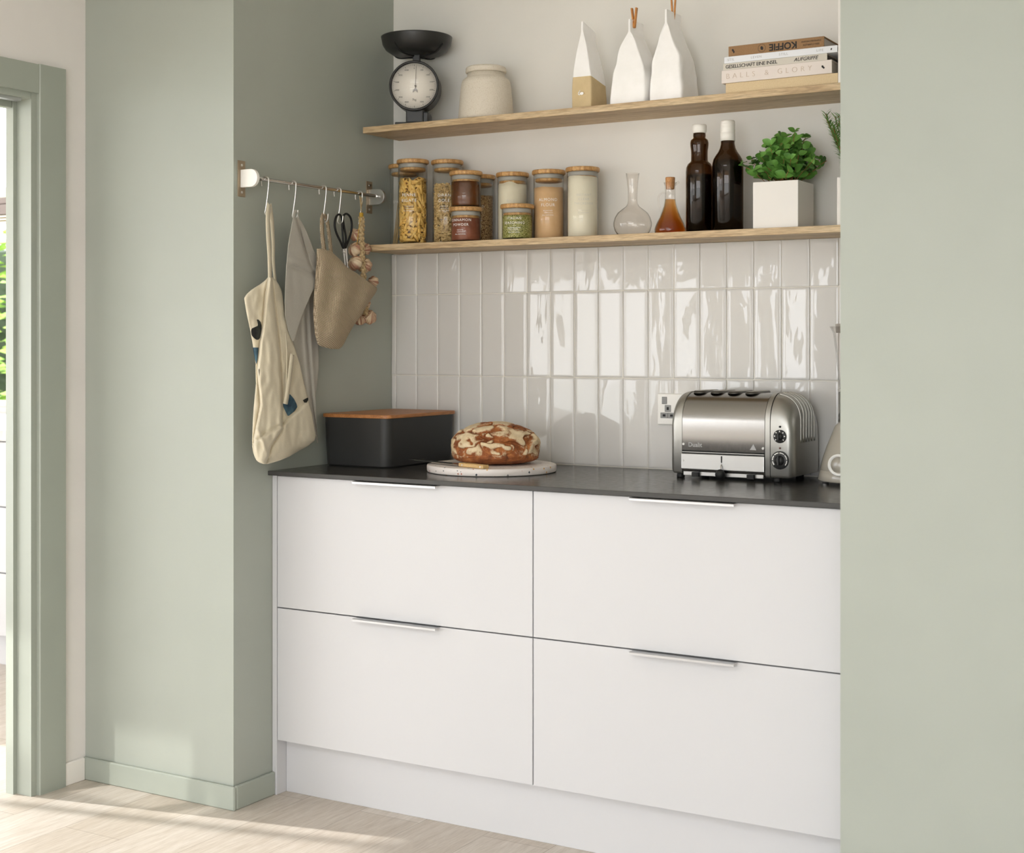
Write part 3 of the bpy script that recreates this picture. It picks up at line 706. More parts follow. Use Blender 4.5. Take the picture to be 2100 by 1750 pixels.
# ================================================================== LOWER SHELF
def jar(x, y, h, label, lines=(), fa=-72, z=None, lz=None, ink='letter', small=(), size=.0105, r=.0435):
    z = ZL if z is None else z
    t = thing('storage_jar', label, 'jar', (x, y, z))
    hb = h - .0125
    bm = nb(); lathe(bm, [(0, .0002), (r - .003, .0002), (r, .0035), (r, hb), (r - .0018, hb), (r - .0018, .006), (r - .004, .0035), (0, .0035)], seg=56)
    obj('glass_body', bm, 'glass', t)
    bm = nb(); L = hb + .0003
    lathe(bm, [(0, L), (.0455, L), (.0475, L + .0022), (.0478, L + .006), (.0475, L + .0100), (.0458, L + .0120), (0, L + .0121)], seg=56)
    lathe(bm, [(0, L - .0205), (.0362, L - .0205), (.0385, L - .0185), (.0385, L - .0105), (0, L - .0105)], seg=56)
    ld = obj('lid', bm, 'bamboo', t)
    bm = nb(); lathe(bm, [(.0, L - .0004), (.0412, L - .0004), (.0413, L - .0125), (.0, L - .0125)], seg=56)
    for q in range(2): lathe(bm, [(.0410, L - .003 - q * .005), (.0416, L - .004 - q * .005), (.0410, L - .005 - q * .005)], seg=56, cap0=False, cap1=False)
    obj('silicone_seal', bm, 'silicone', ld)
    if lines:
        bm = nb(); zz = lz if lz else h * .55
        for s_ in lines: wrap_text(bm, s_, size, r + .0003, zz, R(fa), spacing=1.18, depth=.0001); zz -= size * 1.28
        zz -= .001
        for q, s_ in enumerate(small):
            wrap_text(bm, s_, .0046, r + .0003, zz, R(fa), spacing=1.15, depth=.0001); zz -= .0062
            if q == 0:
                for k2 in range(8):
                    a = R(fa) + (-.011 + .022 * k2 / 7) / r; a2 = a + .0031 / r; rr = r + .0005
                    bm.faces.new([bm.verts.new(p) for p in ((rr * math.cos(a), rr * math.sin(a), zz), (rr * math.cos(a2), rr * math.sin(a2), zz), (rr * math.cos(a2), rr * math.sin(a2), zz + .0008), (rr * math.cos(a), rr * math.sin(a), zz + .0008))])
                zz -= .0062
        obj('lettering', bm, ink, t)
    return t
def fill(name, x, y, z0, h, m, label, cat, r=.0412, top=.003, seed=0):
    bm = nb(); N = 40; rows = []
    zs = [.0038, .0045] + [.0045 + (h - .0045) * q / 8 for q in range(1, 8)] + [h - .001]
    for zq in zs: rows.append([bm.verts.new((r * (.97 if zq < .0042 else 1) * math.cos(2 * math.pi * i / N), r * (.97 if zq < .0042 else 1) * math.sin(2 * math.pi * i / N), zq + (top * noise.noise(Vector((math.cos(2 * math.pi * i / N) * 1.5, math.sin(2 * math.pi * i / N) * 1.5, seed))) if zq == zs[-1] else 0))) for i in range(N)])
    for f_ in (.75, .5, .25): rows.append([bm.verts.new((r * f_ * math.cos(2 * math.pi * i / N), r * f_ * math.sin(2 * math.pi * i / N), h + top * noise.noise(Vector((f_ * math.cos(2 * math.pi * i / N) * 2.5, f_ * math.sin(2 * math.pi * i / N) * 2.5, seed))))) for i in range(N)])
    for a, b in zip(rows, rows[1:]):
        for i in range(N): bm.faces.new((a[i], a[(i + 1) % N], b[(i + 1) % N], b[i])).smooth = True
    bm.faces.new(rows[0][::-1]); bm.faces.new(rows[-1])
    o = obj(name, bm, m); o.location = (x, y, z0); return tag(o, label, cat, kind='stuff')
NAT = 'ALL NATURAL'
JA = dict(spag=(-2.4977, 3.600), penne=(-2.4185, 3.530), gira=(-2.330, 3.580), cinn=(-2.2195, 3.508), oats=(-2.2335, 3.6015), rice=(-2.112, 3.588), ital=(-2.0495, 3.508), alm=(-1.9845, 3.573), white=(-1.8740, 3.568))
jar(*JA['spag'], .2475, 'tall glass jar of spaghetti in the corner, behind the penne jar', ('SPAGHETTI',), fa=-64, small=('', ''), lz=.133)
jar(*JA['penne'], .2497, 'tall glass jar lettered PENNE RIGATE', ('PENNE', 'RIGATE'), small=('12 MINUTES', NAT), lz=.143, size=.0126)
jar(*JA['gira'], .2478, 'tall glass jar lettered GIRAN DOLE, right of the penne', ('GIRAN', 'DOLE'), fa=-70, small=('8 MINUTES', NAT), lz=.142, size=.0122)
jar(*JA['cinn'], .0988, 'small glass jar lettered CINNAMON POWDER, carrying another jar', ('CINNAMON', 'POWDER'), fa=-80, small=('CEYLON', NAT), lz=.060)
jar(*JA['cinn'], .1025, 'small unlabelled jar of dark honey stacked on the cinnamon jar', z=ZL + .0990)
jar(*JA['oats'], .2005, 'medium glass jar of oats half hidden behind the honey and cinnamon jars', ('ROLLED', 'OATS'), fa=-66, ink='letter_dim', small=('WHOLE', NAT), lz=.106)
jar(*JA['rice'], .1990, 'medium glass jar of pale grain standing behind the Italian seasoning jar', ('RICE',), fa=-66, ink='letter_dim', lz=.115)
jar(*JA['ital'], .0988, 'small glass jar lettered ITALIAN SEASONING', ('ITALIAN', 'SEASONING'), fa=-72, small=('BLENDED HERBS', NAT), lz=.0575, size=.0100)
jar(*JA['alm'], .1970, 'medium glass jar lettered ALMOND FLOUR', ('ALMOND', 'FLOUR'), fa=-64, small=('BLANCHED', NAT), lz=.111, size=.0116)
jar(*JA['white'], .1975, 'medium glass jar of ivory powder, last jar before the empty carafe', ('INSTANT', 'CLEAR', 'THICKENER'), fa=-58, ink='letter_dim', small=('', NAT), lz=.118, size=.0092)
fill('cinnamon_powder', *JA['cinn'], ZL, .068, 'cinn', 'brown cinnamon powder filling the small jar', 'spice', seed=1)
fill('honey', *JA['cinn'], ZL + .0990, .073, 'honey', 'dark brown honey filling the upper stacked jar', 'honey', top=0, seed=1)
fill('rolled_oats', *JA['oats'], ZL, .140, 'oats', 'rolled oats filling the half hidden jar', 'oats', seed=2)
fill('rice', *JA['rice'], ZL, .166, 'flour', 'pale fine grain in the jar behind the green seasoning', 'grain', top=.008, seed=3)
fill('dried_herbs', *JA['ital'], ZL, .068, 'herbs', 'dried green herb flakes filling the small seasoning jar', 'herbs', top=.002, seed=4)
fill('almond_flour', *JA['alm'], ZL, .148, 'almond', 'tan almond flour filling the lettered jar', 'flour', top=.006, seed=5)
fill('ivory_powder', *JA['white'], ZL, .172, 'flour2', 'ivory powder filling the last jar on the right', 'powder', top=.004, seed=6)
bm = nb(); rg = random.Random(4)
for i in range(85):
    a = rg.uniform(0, 6.283); rr = .036 * math.sqrt(rg.random()); b = R(200) + rg.gauss(0, .9); r2 = .018 * rg.random()
    p0 = Vector((rr * math.cos(a), rr * math.sin(a), .0045)); p1 = Vector((rr * math.cos(a) * .35 + .012 + r2 * math.cos(b), rr * math.sin(a) * .35 + r2 * math.sin(b), .205 + rg.uniform(-.003, .003)))
    tube(bm, [p0, (p0 + p1) / 2 + Vector((rg.gauss(0, .0008), rg.gauss(0, .0008), 0)), p1], .00115, 5)
o = obj('spaghetti', bm, 'spag'); o.location = (*JA['spag'], ZL); tag(o, 'bundle of dry spaghetti standing in the corner jar', 'spaghetti', kind='stuff')
# penne: every tube an object of its own
bm = nb(); L, ro, ri = .0185, .0050, .0036; ns = 14
def penne_ring(r, zz, cut): return [bm.verts.new((r * math.cos(2 * math.pi * i / ns), r * math.sin(2 * math.pi * i / ns), zz + cut * r * math.cos(2 * math.pi * i / ns))) for i in range(ns)]
ra, rb_, rc, rd_ = penne_ring(ro, -L, .8), penne_ring(ro, L, .8), penne_ring(ri, L, .8), penne_ring(ri, -L, .8)
for A, B, mi in ((ra, rb_, 0), (rb_, rc, 0), (rc, rd_, 1), (rd_, ra, 0)):
    for i in range(ns):
        f = bm.faces.new((A[i], A[(i + 1) % ns], B[(i + 1) % ns], B[i])); f.material_index = mi; f.smooth = mi == 1 or (A is ra)
o = obj('penne', bm, ['penne', 'penne_in']); pen0 = tag(o, 'dry yellow penne tube inside the tall jar lettered PENNE RIGATE', 'penne', 'dry penne in the jar')
# spiral pasta: a ridged twisted rod
bm = nb(); n_ = 60; L2 = .019; seg = 10; rows = []
for i in range(n_ + 1):
    zz = -L2 + 2 * L2 * i / n_; a0 = zz / .0031 * 1.0; row = []
    for k2 in range(seg * 2):
        a = 2 * math.pi * k2 / (seg * 2); rr = .0033 + .0016 * math.cos(2 * (a - zz * 520 * .5)); row.append(bm.verts.new((rr * math.cos(a), rr * math.sin(a), zz)))
    rows.append(row)
for A, B in zip(rows, rows[1:]):
    for i in range(seg * 2): bm.faces.new((A[i], A[(i + 1) % (seg * 2)], B[(i + 1) % (seg * 2)], B[i])).smooth = True
bm.faces.new(rows[0][::-1]); bm.faces.new(rows[-1])
o = obj('spiral_pasta', bm, 'spiral'); spi0 = tag(o, 'dry twisted pasta spiral inside the tall jar lettered GIRAN DOLE', 'pasta', 'dry spirals in the jar')
def pack(src, jx, jy, top, half, rad, nshell, ncore, seed):
    rg = random.Random(seed); first = True; pl = []
    def put(p, d):
        nonlocal first
        o = src if first else src.copy()
        if not first: C.objects.link(o)
        first = False
        q = Vector(d).to_track_quat('Z', 'Y'); o.rotation_mode = 'QUATERNION'
        o.rotation_quaternion = q @ Matrix.Rotation(rg.uniform(0, 6.28), 3, 'Z').to_quaternion()
        o.location = (jx + p.x, jy + p.y, ZL + p.z)
    tries = 0
    for sh, (rr, cnt) in enumerate(((.0412 - rad * 1.1, nshell), (.0412 - rad * 3.6, ncore))):
        pts = []
        while len(pts) < cnt and tries < 90000:
            tries += 1
            a = rg.uniform(-math.pi, math.pi); 
            if sh == 0 and math.cos(a - R(-55)) < -.15: continue
            tl = rg.choice((1, 1, 1, 0)) * rg.gauss(1.05, .35) * rg.choice((-1, 1)) if rg.random() < .8 else rg.uniform(-.3, .3)
            # tangent direction with tilt; long ones keep inside by pulling the centre inwards
            ct = math.cos(tl); rr2 = math.sqrt(max(.0001, rr * rr - (half * ct) ** 2)) if rr > half * abs(ct) else rr * .3
            zlo = .005 + half * abs(math.sin(tl)) + rad; zhi = top - half * abs(math.sin(tl))
            if zhi < zlo: continue
            z = rg.uniform(zlo, zhi); p = Vector((rr2 * math.cos(a), rr2 * math.sin(a), z)); d = Vector((-math.sin(a) * ct, math.cos(a) * ct, math.sin(tl)))
            ok = True
            for q, e in pts:
                dm = 9
                for s1 in (-.8, 0, .8):
                    for s2 in (-.8, 0, .8): dm = min(dm, (p + d * half * s1 - q - e * half * s2).length)
                if dm < rad * (1.55 if tries < 50000 else 1.2): ok = False; break
            if ok: pts.append((p, d))
        for p, d in pts: put(p, d)
pack(pen0, *JA['penne'], .192, .0185, .0050, 104, 55, 5)
pack(spi0, *JA['gira'], .176, .019, .0048, 115, 55, 8)

# --- carafe
t = thing('carafe', 'empty clear glass carafe with round belly', 'carafe', (-1.707, 3.54, ZL))
bm = nb(); pr = [(.0, .0006), (.036, .0006), (.0415, .004), (.0480, .014), (.0518, .028), (.0518, .036), (.0480, .050), (.0410, .062), (.030, .071), (.0190, .079), (.0135, .088), (.0125, .098), (.0132, .125), (.0155, .150), (.0185, .1695)]
lathe(bm, pr + [(r_ - .0012, z_) for r_, z_ in pr[::-1][:-2]] + [(.0, .003)], seg=56)
obj('glass_body', bm, 'glass2', t)
# --- oil cruet
t = thing('oil_cruet', 'small glass cruet of amber oil with cork and handle', 'cruet', (-1.594, 3.535, ZL))
pr = [(.0, .0006), (.0395, .0006), (.0412, .004), (.0420, .014), (.0375, .027), (.0300, .042), (.0225, .060), (.0175, .075), (.0145, .090), (.0138, .108), (.0138, .128), (.0165, .134), (.0172, .138)]
bm = nb(); lathe(bm, pr + [(r_ - .0014, z_) for r_, z_ in pr[::-1][:-2]] + [(.0, .003)], seg=56)
tube(bm, sm([(.013, 0, .131), (.019, -.001, .134), (.0255, -.001, .138)], 4), [.0035] * 5 + [.003] * 3 + [.0034], 8)
obj('glass_body', bm, 'glass2', t)
bm = nb(); tube(bm, sm([(-.0135, 0, .109), (-.022, 0, .112), (-.032, 0, .104), (-.0345, 0, .092), (-.031, 0, .076), (-.0265, 0, .060), (-.0235, 0, .054)], 5), .0023, 8); obj('handle', bm, 'glass2', t)
bm = nb(); lathe(bm, [(0, .120), (.0108, .120), (.0122, .133), (.0128, .150), (.0120, .1515), (0, .1515)], seg=32); obj('cork', bm, 'cork', t)
bm = nb(); lathe(bm, [(0, .0034), (.0388, .0034), (.0398, .006), (.0403, .014), (.0360, .027), (.0284, .042), (.0209, .060), (.0160, .075), (.0134, .086), (.0129, .0925), (0, .0925)], seg=56)
o = obj('oil', bm, 'oil'); o.location = (-1.594, 3.535, ZL); tag(o, 'amber oil inside the small corked cruet', 'oil')
# --- two brown bottles
def bottle(label, x, y, prof, liq, cap):
    t = thing('brown_bottle', label, 'bottle', (x, y, ZL), 0)
    bm = nb(); lathe(bm, prof + [(r_ - .0016, z_ - .0004) for r_, z_ in prof[::-1][:-2]] + [(.0, .003)], seg=56); obj('glass_body', bm, 'brown_glass', t)
    cap(t)
    bm = nb(); pts = [(max(0, r_ - .0019), max(z_, .0034)) for r_, z_ in prof if z_ < liq]
    lathe(bm, pts + [(pts[-1][0], liq), (0, liq)], seg=56); obj('contents', bm, 'blackliq', t)
def cap1(t):
    bm = nb(); lathe(bm, [(0, .262), (.0160, .262), (.0176, .264), (.0192, .272), (.0192, .281), (.018, .284), (0, .2845)], seg=40); obj('stopper', bm, 'capwhite', t)
def cap2(t):
    bm = nb(); lathe(bm, [(0, .236), (.0192, .236), (.0192, .257), (.0186, .2575), (.0186, .2595), (.0192, .260), (.0190, .272), (.0184, .274), (.0190, .276), (.0190, .280), (.0182, .281), (.0186, .283), (.0180, .2875), (.016, .289), (0, .2895)], seg=40); obj('screw_cap', bm, 'capwhite', t)
bottle('brown glass bottle with bulbous neck and white stopper, beside the cruet', -1.5095, 3.533, [(0, .0006), (.032, .0006), (.0352, .004), (.0355, .160), (.0345, .172), (.0305, .181), (.0245, .186), (.0222, .190), (.0218, .205), (.0222, .216), (.0240, .229), (.0242, .237), (.0225, .244), (.0175, .248), (.0160, .250), (.0166, .256), (.0160, .263), (.0150, .2645)], .152, cap1)
bottle('brown glass bottle with long white cap, beside the potted oregano', -1.4300, 3.533, [(0, .0006), (.037, .0006), (.0402, .004), (.0405, .166), (.0400, .176), (.0375, .188), (.0320, .198), (.0255, .207), (.0205, .217), (.0180, .228), (.0176, .240), (.0176, .250)], .184, cap2)

# --- potted herbs
def pot(name, label, x, cat='plant'):
    t = thing(name, label, cat, (x, 3.5385, ZL)); bm = nb(); a = .0595; b_ = .0525; h = .1185
    prism(bm, [(-a, -a), (a, -a), (a, a), (-a, a)], .0002, h, bw=.0012)
    tt = nb(); 
    obj('planter', bm, 'pot', t)
    bm = nb(); prism(bm, [(-b_, -b_), (b_, -b_), (b_, b_), (-b_, b_)], h - .0005, h + .0012); obj('soil', bm, 'soil', t)
    return t
t = pot('potted_oregano', 'bushy round-leaved green herb in a square white pot', -1.2805)
rg = random.Random(12); bl = nb(); bs = nb()
def leaf(bm, p, d, up, l, w, fold=.15, seg=5):
    d = d.normalized(); sd = d.cross(up).normalized(); up = sd.cross(d); prev = None
    for i in range(seg + 1):
        u = i / seg; ww = w * math.sin(math.pi * (u * .93 + .03)) ** .7 * (1.05 - .25 * u) / 1.0
        c_ = p + d * (l * u) - up * (l * .22 * u * u)
        row = [bm.verts.new(c_ - sd * ww / 2 + up * fold * ww), bm.verts.new(c_), bm.verts.new(c_ + sd * ww / 2 + up * fold * ww)]
        if prev:
            for q in (0, 1): bm.faces.new((prev[q], prev[q + 1], row[q + 1], row[q])).smooth = True
        prev = row
for s_ in range(78):
    a = rg.uniform(0, 6.283); rr = rg.uniform(0, .042); tilt = rg.uniform(.05, 1.1) * (.35 + rr / .042 * .65); L = rg.uniform(.06, .122) * (1.0 - .25 * tilt)
    if s_ == 0: tilt, L, a = .12, .128, -.6
    if s_ == 1: tilt, L, a = .32, .125, .15
    base = Vector((rr * math.cos(a), rr * math.sin(a), .1185)); dr = Vector((math.cos(a) * math.sin(tilt), math.sin(a) * math.sin(tilt), math.cos(tilt)))
    pts = [base + dr * (L * q / 5) + Vector((0, 0, -.10 * tilt * L * (q / 5) ** 2 * 1.0)) + Vector((rg.gauss(0, .0015), rg.gauss(0, .0015), 0)) * (q > 0) for q in range(6)]
    tube(bs, pts, .0009, 5)
    for q in range(1, 6):
        p = pts[q]; b0 = rg.uniform(0, 6.28) + q * 1.57
        for k2 in (0, math.pi) if q < 5 else (0, 2.1, 4.2):
            ang = b0 + k2; u = Vector((math.cos(ang), math.sin(ang), rg.uniform(.05, .5))); sz = rg.uniform(.021, .031) * (.75 if q == 5 else 1)
            pp = p + Vector((p.x, p.y, 0)) * 0
            if pp.y > .092: pp = Vector((pp.x, .092, pp.z))
            leaf(bl, pp, u + dr * .3, Vector((0, 0, .55)) + Vector((p.x * 7 + rg.gauss(0, .35) + .2, p.y * 7 - .55 + rg.gauss(0, .35), 0)), sz, sz * .88)
for v in bl.verts:
    if v.co.y > .104: v.co.y = .104 - (v.co.y - .104) * .2
    if v.co.z < .1205: v.co.z = .1205 + abs(v.co.z - .1205) * .15
for v in bl.verts:
    if v.co.x < -.104: v.co.x = -.104 + (v.co.x + .104) * .1
    if v.co.x > .09: v.co.x = .09 + (v.co.x - .09) * .3
obj('foliage', bl, 'leaf', t, recalc=False); obj('stems', bs, 'stem', t)
t = pot('potted_rosemary', 'needle-leaved rosemary in a white pot cut off by the right pier', -1.0620)
bl = nb(); bs = nb()
for s_ in range(30):
    a = rg.uniform(0, 6.283); rr = rg.uniform(0, .04); tilt = rg.uniform(.0, .45); L = rg.uniform(.11, .19)
    if s_ < 20: a = math.pi + rg.uniform(-1.0, .6); tilt = rg.uniform(.05, .42); rr = .045
    base = Vector((rr * math.cos(a), rr * math.sin(a), .1185)); dr = Vector((math.cos(a) * math.sin(tilt), math.sin(a) * math.sin(tilt), math.cos(tilt)))
    pts = [base + dr * (L * q / 8) for q in range(9)]
    tube(bs, pts, .0011, 5)
    for q in range(64):
        u = .05 + .95 * q / 63; p = base + dr * (L * u); ang = q * 2.4
        leaf(bl, p, Vector((math.cos(ang), math.sin(ang), rg.uniform(.7, 1.4))), Vector((0, 0, 1)), rg.uniform(.018, .028) * (1.1 - .3 * u), .0036, seg=3)
for v in bl.verts:
    v.co.y = min(v.co.y, .104); v.co.x = min(v.co.x, .115); v.co.z = min(v.co.z, .327)
obj('needles', bl, 'leaf2', t, recalc=False); obj('stems', bs, 'stem', t)

# ================================================================== RAIL AND WHAT HANGS FROM IT
RXX, RZ = -2.530, 1.667
t = thing('hanging_rail', 'polished steel rail on two wall brackets across the sage niche wall', 'rail', (RXX, 3.2, RZ))
bm = nb(); tube(bm, [(0, -.242 + .483 * q / 20 * 1.16, 0) for q in range(21)], .0052, 20); obj('rod', bm, 'chrome', t)
for yy, nm in ((-.250, 'near'), (.322, 'far')):
    bm = nb(); xw = XL - RXX + .0002
    box(bm, xw, xw + .0016, yy - .015, yy + .015, -.048, .048, .0006, 1)
    br_ = obj('wall_plate', bm, 'brass', t)
    bm = nb(); th = .005
    pts = [(xw + .0018, -.0235), (xw + .0018, .0235)] + [(.0 + .0235 * math.cos(a) - .006, .0235 * math.sin(a)) for a in [R(90 - 180 * i / 20) for i in range(21)]]
    a_ = [bm.verts.new((x, yy - th, z)) for x, z in pts]; b2 = [bm.verts.new((x, yy + th, z)) for x, z in pts]; n = len(pts)
    bm.faces.new(a_); bm.faces.new(b2[::-1])
    for i in range(n): bm.faces.new((a_[i], b2[i], b2[(i + 1) % n], a_[(i + 1) % n]))
    bmesh.ops.recalc_face_normals(bm, faces=bm.faces[:]); bevel(bm, .0012, 2, [e for e in bm.edges if len(e.link_faces) == 2 and e.calc_face_angle(0) > .6])
    obj('bracket', bm, 'white_plastic' if nm == 'near' else 'steel', t)
    bm = nb()
    for zz in (-.036, .036): tube(bm, [(xw + .0016, yy, zz), (xw + .0034, yy, zz)], .0034, 12)
    obj('screw', bm, 'steel', br_)
HX = [549, 605, 667, 697.5, 741]
what = ['the apron', 'the grey towel', 'the woven bag', 'the scissors', 'the garlic braid']
hooks = []
for i, (px, wn_) in enumerate(zip(HX, what)):
    p = at_x(px, 364, RXX + .008)
    bm = nb()
    tube(bm, sm([(-.0125, 0, -.012), (-.0135, 0, .001), (-.008, 0, .0095), (0, 0, .0118), (.008, 0, .0095), (.0115, 0, .001), (.008, 0, -.035), (.001, 0, -.074), (-.001, 0, -.083), (.004, 0, -.0905), (.012, 0, -.0895), (.0165, 0, -.082), (.018, 0, -.068)], 6), .0019, 8)
    o = obj('s_hook', bm, 'steel'); o.location = (RXX, p.y, RZ - .0052 + .0005); tag(o, 'steel wire S-hook holding ' + wn_, 'hook', 'S-hooks on the rail'); hooks.append(p.y)

# --- cloths.  rows: (y, left x, right x) of the outline as measured, hung in the plane X = -2.51; fold(s, v, px, py) gives the relief
def cloth(rows, fold, nx=70, ny=120, X=-2.512, th=.0016, origin=None, thick_fn=None):
    ys = [r[0] for r in rows]
    def lr(y):
        for a, b in zip(rows, rows[1:]):
            if y <= b[0]:
                q = (y - a[0]) / (b[0] - a[0]); q2 = q
                return a[1] + (b[1] - a[1]) * q2, a[2] + (b[2] - a[2]) * q2
        return rows[-1][1], rows[-1][2]
    bm = nb(); F_ = {}; B_ = {}
    for j in range(ny + 1):
        v = j / ny; y = ys[0] + (ys[-1] - ys[0]) * v; l, r = lr(y)
        for i in range(nx + 1):
            s = i / nx; px = l + (r - l) * s; d = fold(s, v, px, y); p = at_x(px, y, X + d)
            t_ = thick_fn(s, v) if thick_fn else th
            F_[i, j] = bm.verts.new(Vector((X + d, p.y, p.z)) - origin); B_[i, j] = bm.verts.new(Vector((X + d - t_, p.y, p.z)) - origin)
    for j in range(ny):
        for i in range(nx):
            bm.faces.new((F_[i, j], F_[i, j + 1], F_[i + 1, j + 1], F_[i + 1, j])).smooth = True
            bm.faces.new((B_[i, j], B_[i + 1, j], B_[i + 1, j + 1], B_[i, j + 1])).smooth = True
    for j in range(ny):
        for i in (0, nx): bm.faces.new((F_[i, j], B_[i, j], B_[i, j + 1], F_[i, j + 1]))
    for i in range(nx):
        for j in (0, ny): bm.faces.new((F_[i, j], B_[i, j], B_[i + 1, j], F_[i + 1, j]))
    return bm
def bell(x, c, w): return math.exp(-((x - c) / w) ** 2)
def step(x, a, w): return 1 / (1 + math.exp(-(x - a) / w))
def ipl(y, tab):
    if y <= tab[0][0]: return tab[0][1]
    for a, b in zip(tab, tab[1:]):
        if y <= b[0]: return a[1] + (b[1] - a[1]) * (y - a[0]) / (b[0] - a[0])
    return tab[-1][1]

# apron
org = Vector((-2.515, hooks[0], RZ - .085)); t = thing('apron', 'cream canvas apron with dark blue print, hanging from the first hook', 'apron', org)
cr1 = [(570, 552), (600, 546), (660, 541), (700, 535), (760, 529), (830, 535), (900, 522), (950, 524)]      # crease left of the middle gather
cr2 = [(570, 557), (605, 559), (660, 566), (720, 572), (800, 577), (880, 579), (915, 555), (950, 545)]      # crease right of it
def fA(s, v, px, py):
    c1, c2 = ipl(py, cr1), ipl(py, cr2); e = math.sin(math.pi * min(1, max(0, s)))
    d = .012 * e ** .5 + .016 * step(px, c1, 1.1) * (1 - step(px, c2, 1.2)) + .004 * bell(px, (c1 + c2) / 2 + 2, 7)
    d -= .007 * bell(px, c1 - 1.5, 2) + .008 * bell(px, c2 + 2, 2.2)
    d += .006 * step(px, c2 + 12, 3) * bell(py, 740, 110)
    yb = ipl(px, [(518, 914), (545, 892), (578, 876), (600, 852), (630, 827), (650, 815)])                                          # the turned-up lower hem lies over the front
    d += .008 * step(py, yb, 1.3) * (1 - .5 * step(py, yb + 40, 14)) - .005 * bell(py - yb, -4, 3) + .005 * bell(px - 536 - (py - 900) * .4, 0, 4) * step(py, 880, 8)
    d += .006 * noise.noise(Vector((px * .035, py * .012, 3))) + .003 * noise.noise(Vector((px * .10, py * .045, 9)))
    return d + .012 * bell(py, 925, 22) * e
rowsA = [(569, 550, 559), (575, 545, 566), (584, 533, 572), (594, 517, 577), (603, 507, 579), (611.5, 501.5, 580.5), (640, 506, 584), (675, 513.5, 592), (700, 518, 600), (745, 525, 614.5), (788, 525.6, 624), (826, 522, 633.6), (850, 520, 640), (872, 519, 644), (894, 518.4, 648), (903, 518, 646), (915, 518.2, 632), (928, 520, 608), (937, 523, 593), (945, 527, 573), (950, 534, 556), (952, 541, 549)]
obj('body', cloth(rowsA, fA, 90, 150, origin=org), 'canvas', t)
def band(name, pts, w, m, X0, th=.0018, parent=None, og=None, par=t):
    bm = nb(); P_ = [at_x(x, y, X) - og for x, y, X in pts]; P_ = sm(P_, 6); rows = []
    n = len(P_)
    for i, p in enumerate(P_):
        d = (P_[min(i + 1, n - 1)] - P_[max(i - 1, 0)]).normalized(); sd = d.cross(Vector((1, 0, 0))).normalized(); ww = (w[0] + (w[1] - w[0]) * i / (n - 1)) / 2
        rows.append([bm.verts.new(p - sd * ww), bm.verts.new(p + sd * ww), bm.verts.new(p + sd * ww - Vector((th, 0, 0))), bm.verts.new(p - sd * ww - Vector((th, 0, 0)))])
    for a, b in zip(rows, rows[1:]):
        for q in range(4): bm.faces.new((a[q], a[(q + 1) % 4], b[(q + 1) % 4], b[q])).smooth = q in (0, 2)
    bm.faces.new(rows[0]); bm.faces.new(rows[-1][::-1])
    return obj(name, bm, m, par)
band('neck_strap', [(552.5, 419, -2.512), (550, 445, -2.500), (550.5, 480, -2.496), (553, 520, -2.496), (554, 560, -2.492), (554, 590, -2.488)], (.0170, .0125), 'canvas', 0, og=org)
band('neck_strap', [(553.5, 419, -2.516), (558, 450, -2.522), (561, 500, -2.522), (561.5, 540, -2.520), (566, 584, -2.515)], (.0150, .009), 'canvas', 0, og=org)
band('waist_tie', [(600, 727, -2.480), (596, 760, -2.477), (591, 800, -2.476), (586, 829, -2.478)], (.0150, .0165), 'canvas', 0, og=org)
band('waist_tie', [(586, 683, -2.490), (589, 730, -2.486), (588, 790, -2.484), (586.5, 826, -2.484)], (.0035, .005), 'canvas', 0, og=org)
def patch(name, rows, m, f_, og, par, lift=.0012):
    bm = nb(); g = {}; NX, NY = 12, 16; ys = [r[0] for r in rows]
    for j in range(NY + 1):
        y = ys[0] + (ys[-1] - ys[0]) * j / NY; l = ipl(y, [(r[0], r[1]) for r in rows]); r_ = ipl(y, [(r[0], r[2]) for r in rows])
        for i in range(NX + 1):
            px = l + (r_ - l) * i / NX; L_ = ipl(y, [(r[0], r[1]) for r in rowsA]); R_ = ipl(y, [(r[0], r[2]) for r in rowsA])
            g[i, j] = bm.verts.new(at_x(px, y, -2.512 + f_((px - L_) / (R_ - L_), 0, px, y) + lift) - og)
    for j in range(NY):
        for i in range(NX): bm.faces.new((g[i, j], g[i, j + 1], g[i + 1, j + 1], g[i + 1, j])).smooth = True
    return obj(name, bm, m, par)
body = [o for o in t.children if o.name.startswith('body')][0]
patch('print', [(655.5, 526.5, 530), (660, 528, 534.5), (668, 529.5, 536.5), (674, 516, 536.5), (680, 514.5, 535.5), (688, 516, 534.5), (694, 521, 533), (697, 526, 530)], 'blackprint', fA, org, body)
patch('print', [(713, 518.5, 530.5), (725, 520.5, 529.5), (738, 523, 528), (746, 525.5, 526.5)], 'navy', fA, org, body)
patch('print', [(757, 527, 532), (764, 529, 532), (775, 529.5, 531.5), (779, 530, 531.5)], 'blackprint', fA, org, body)
patch('print', [(809, 593, 595), (818, 589, 603), (828, 580, 608), (835, 581, 610), (843, 585, 605), (853, 590, 592.5)], 'navy', fA, org, body, .003)
patch('print', [(816, 630, 632), (821, 621, 632), (826, 624, 629)], 'blackprint', fA, org, body, .003)

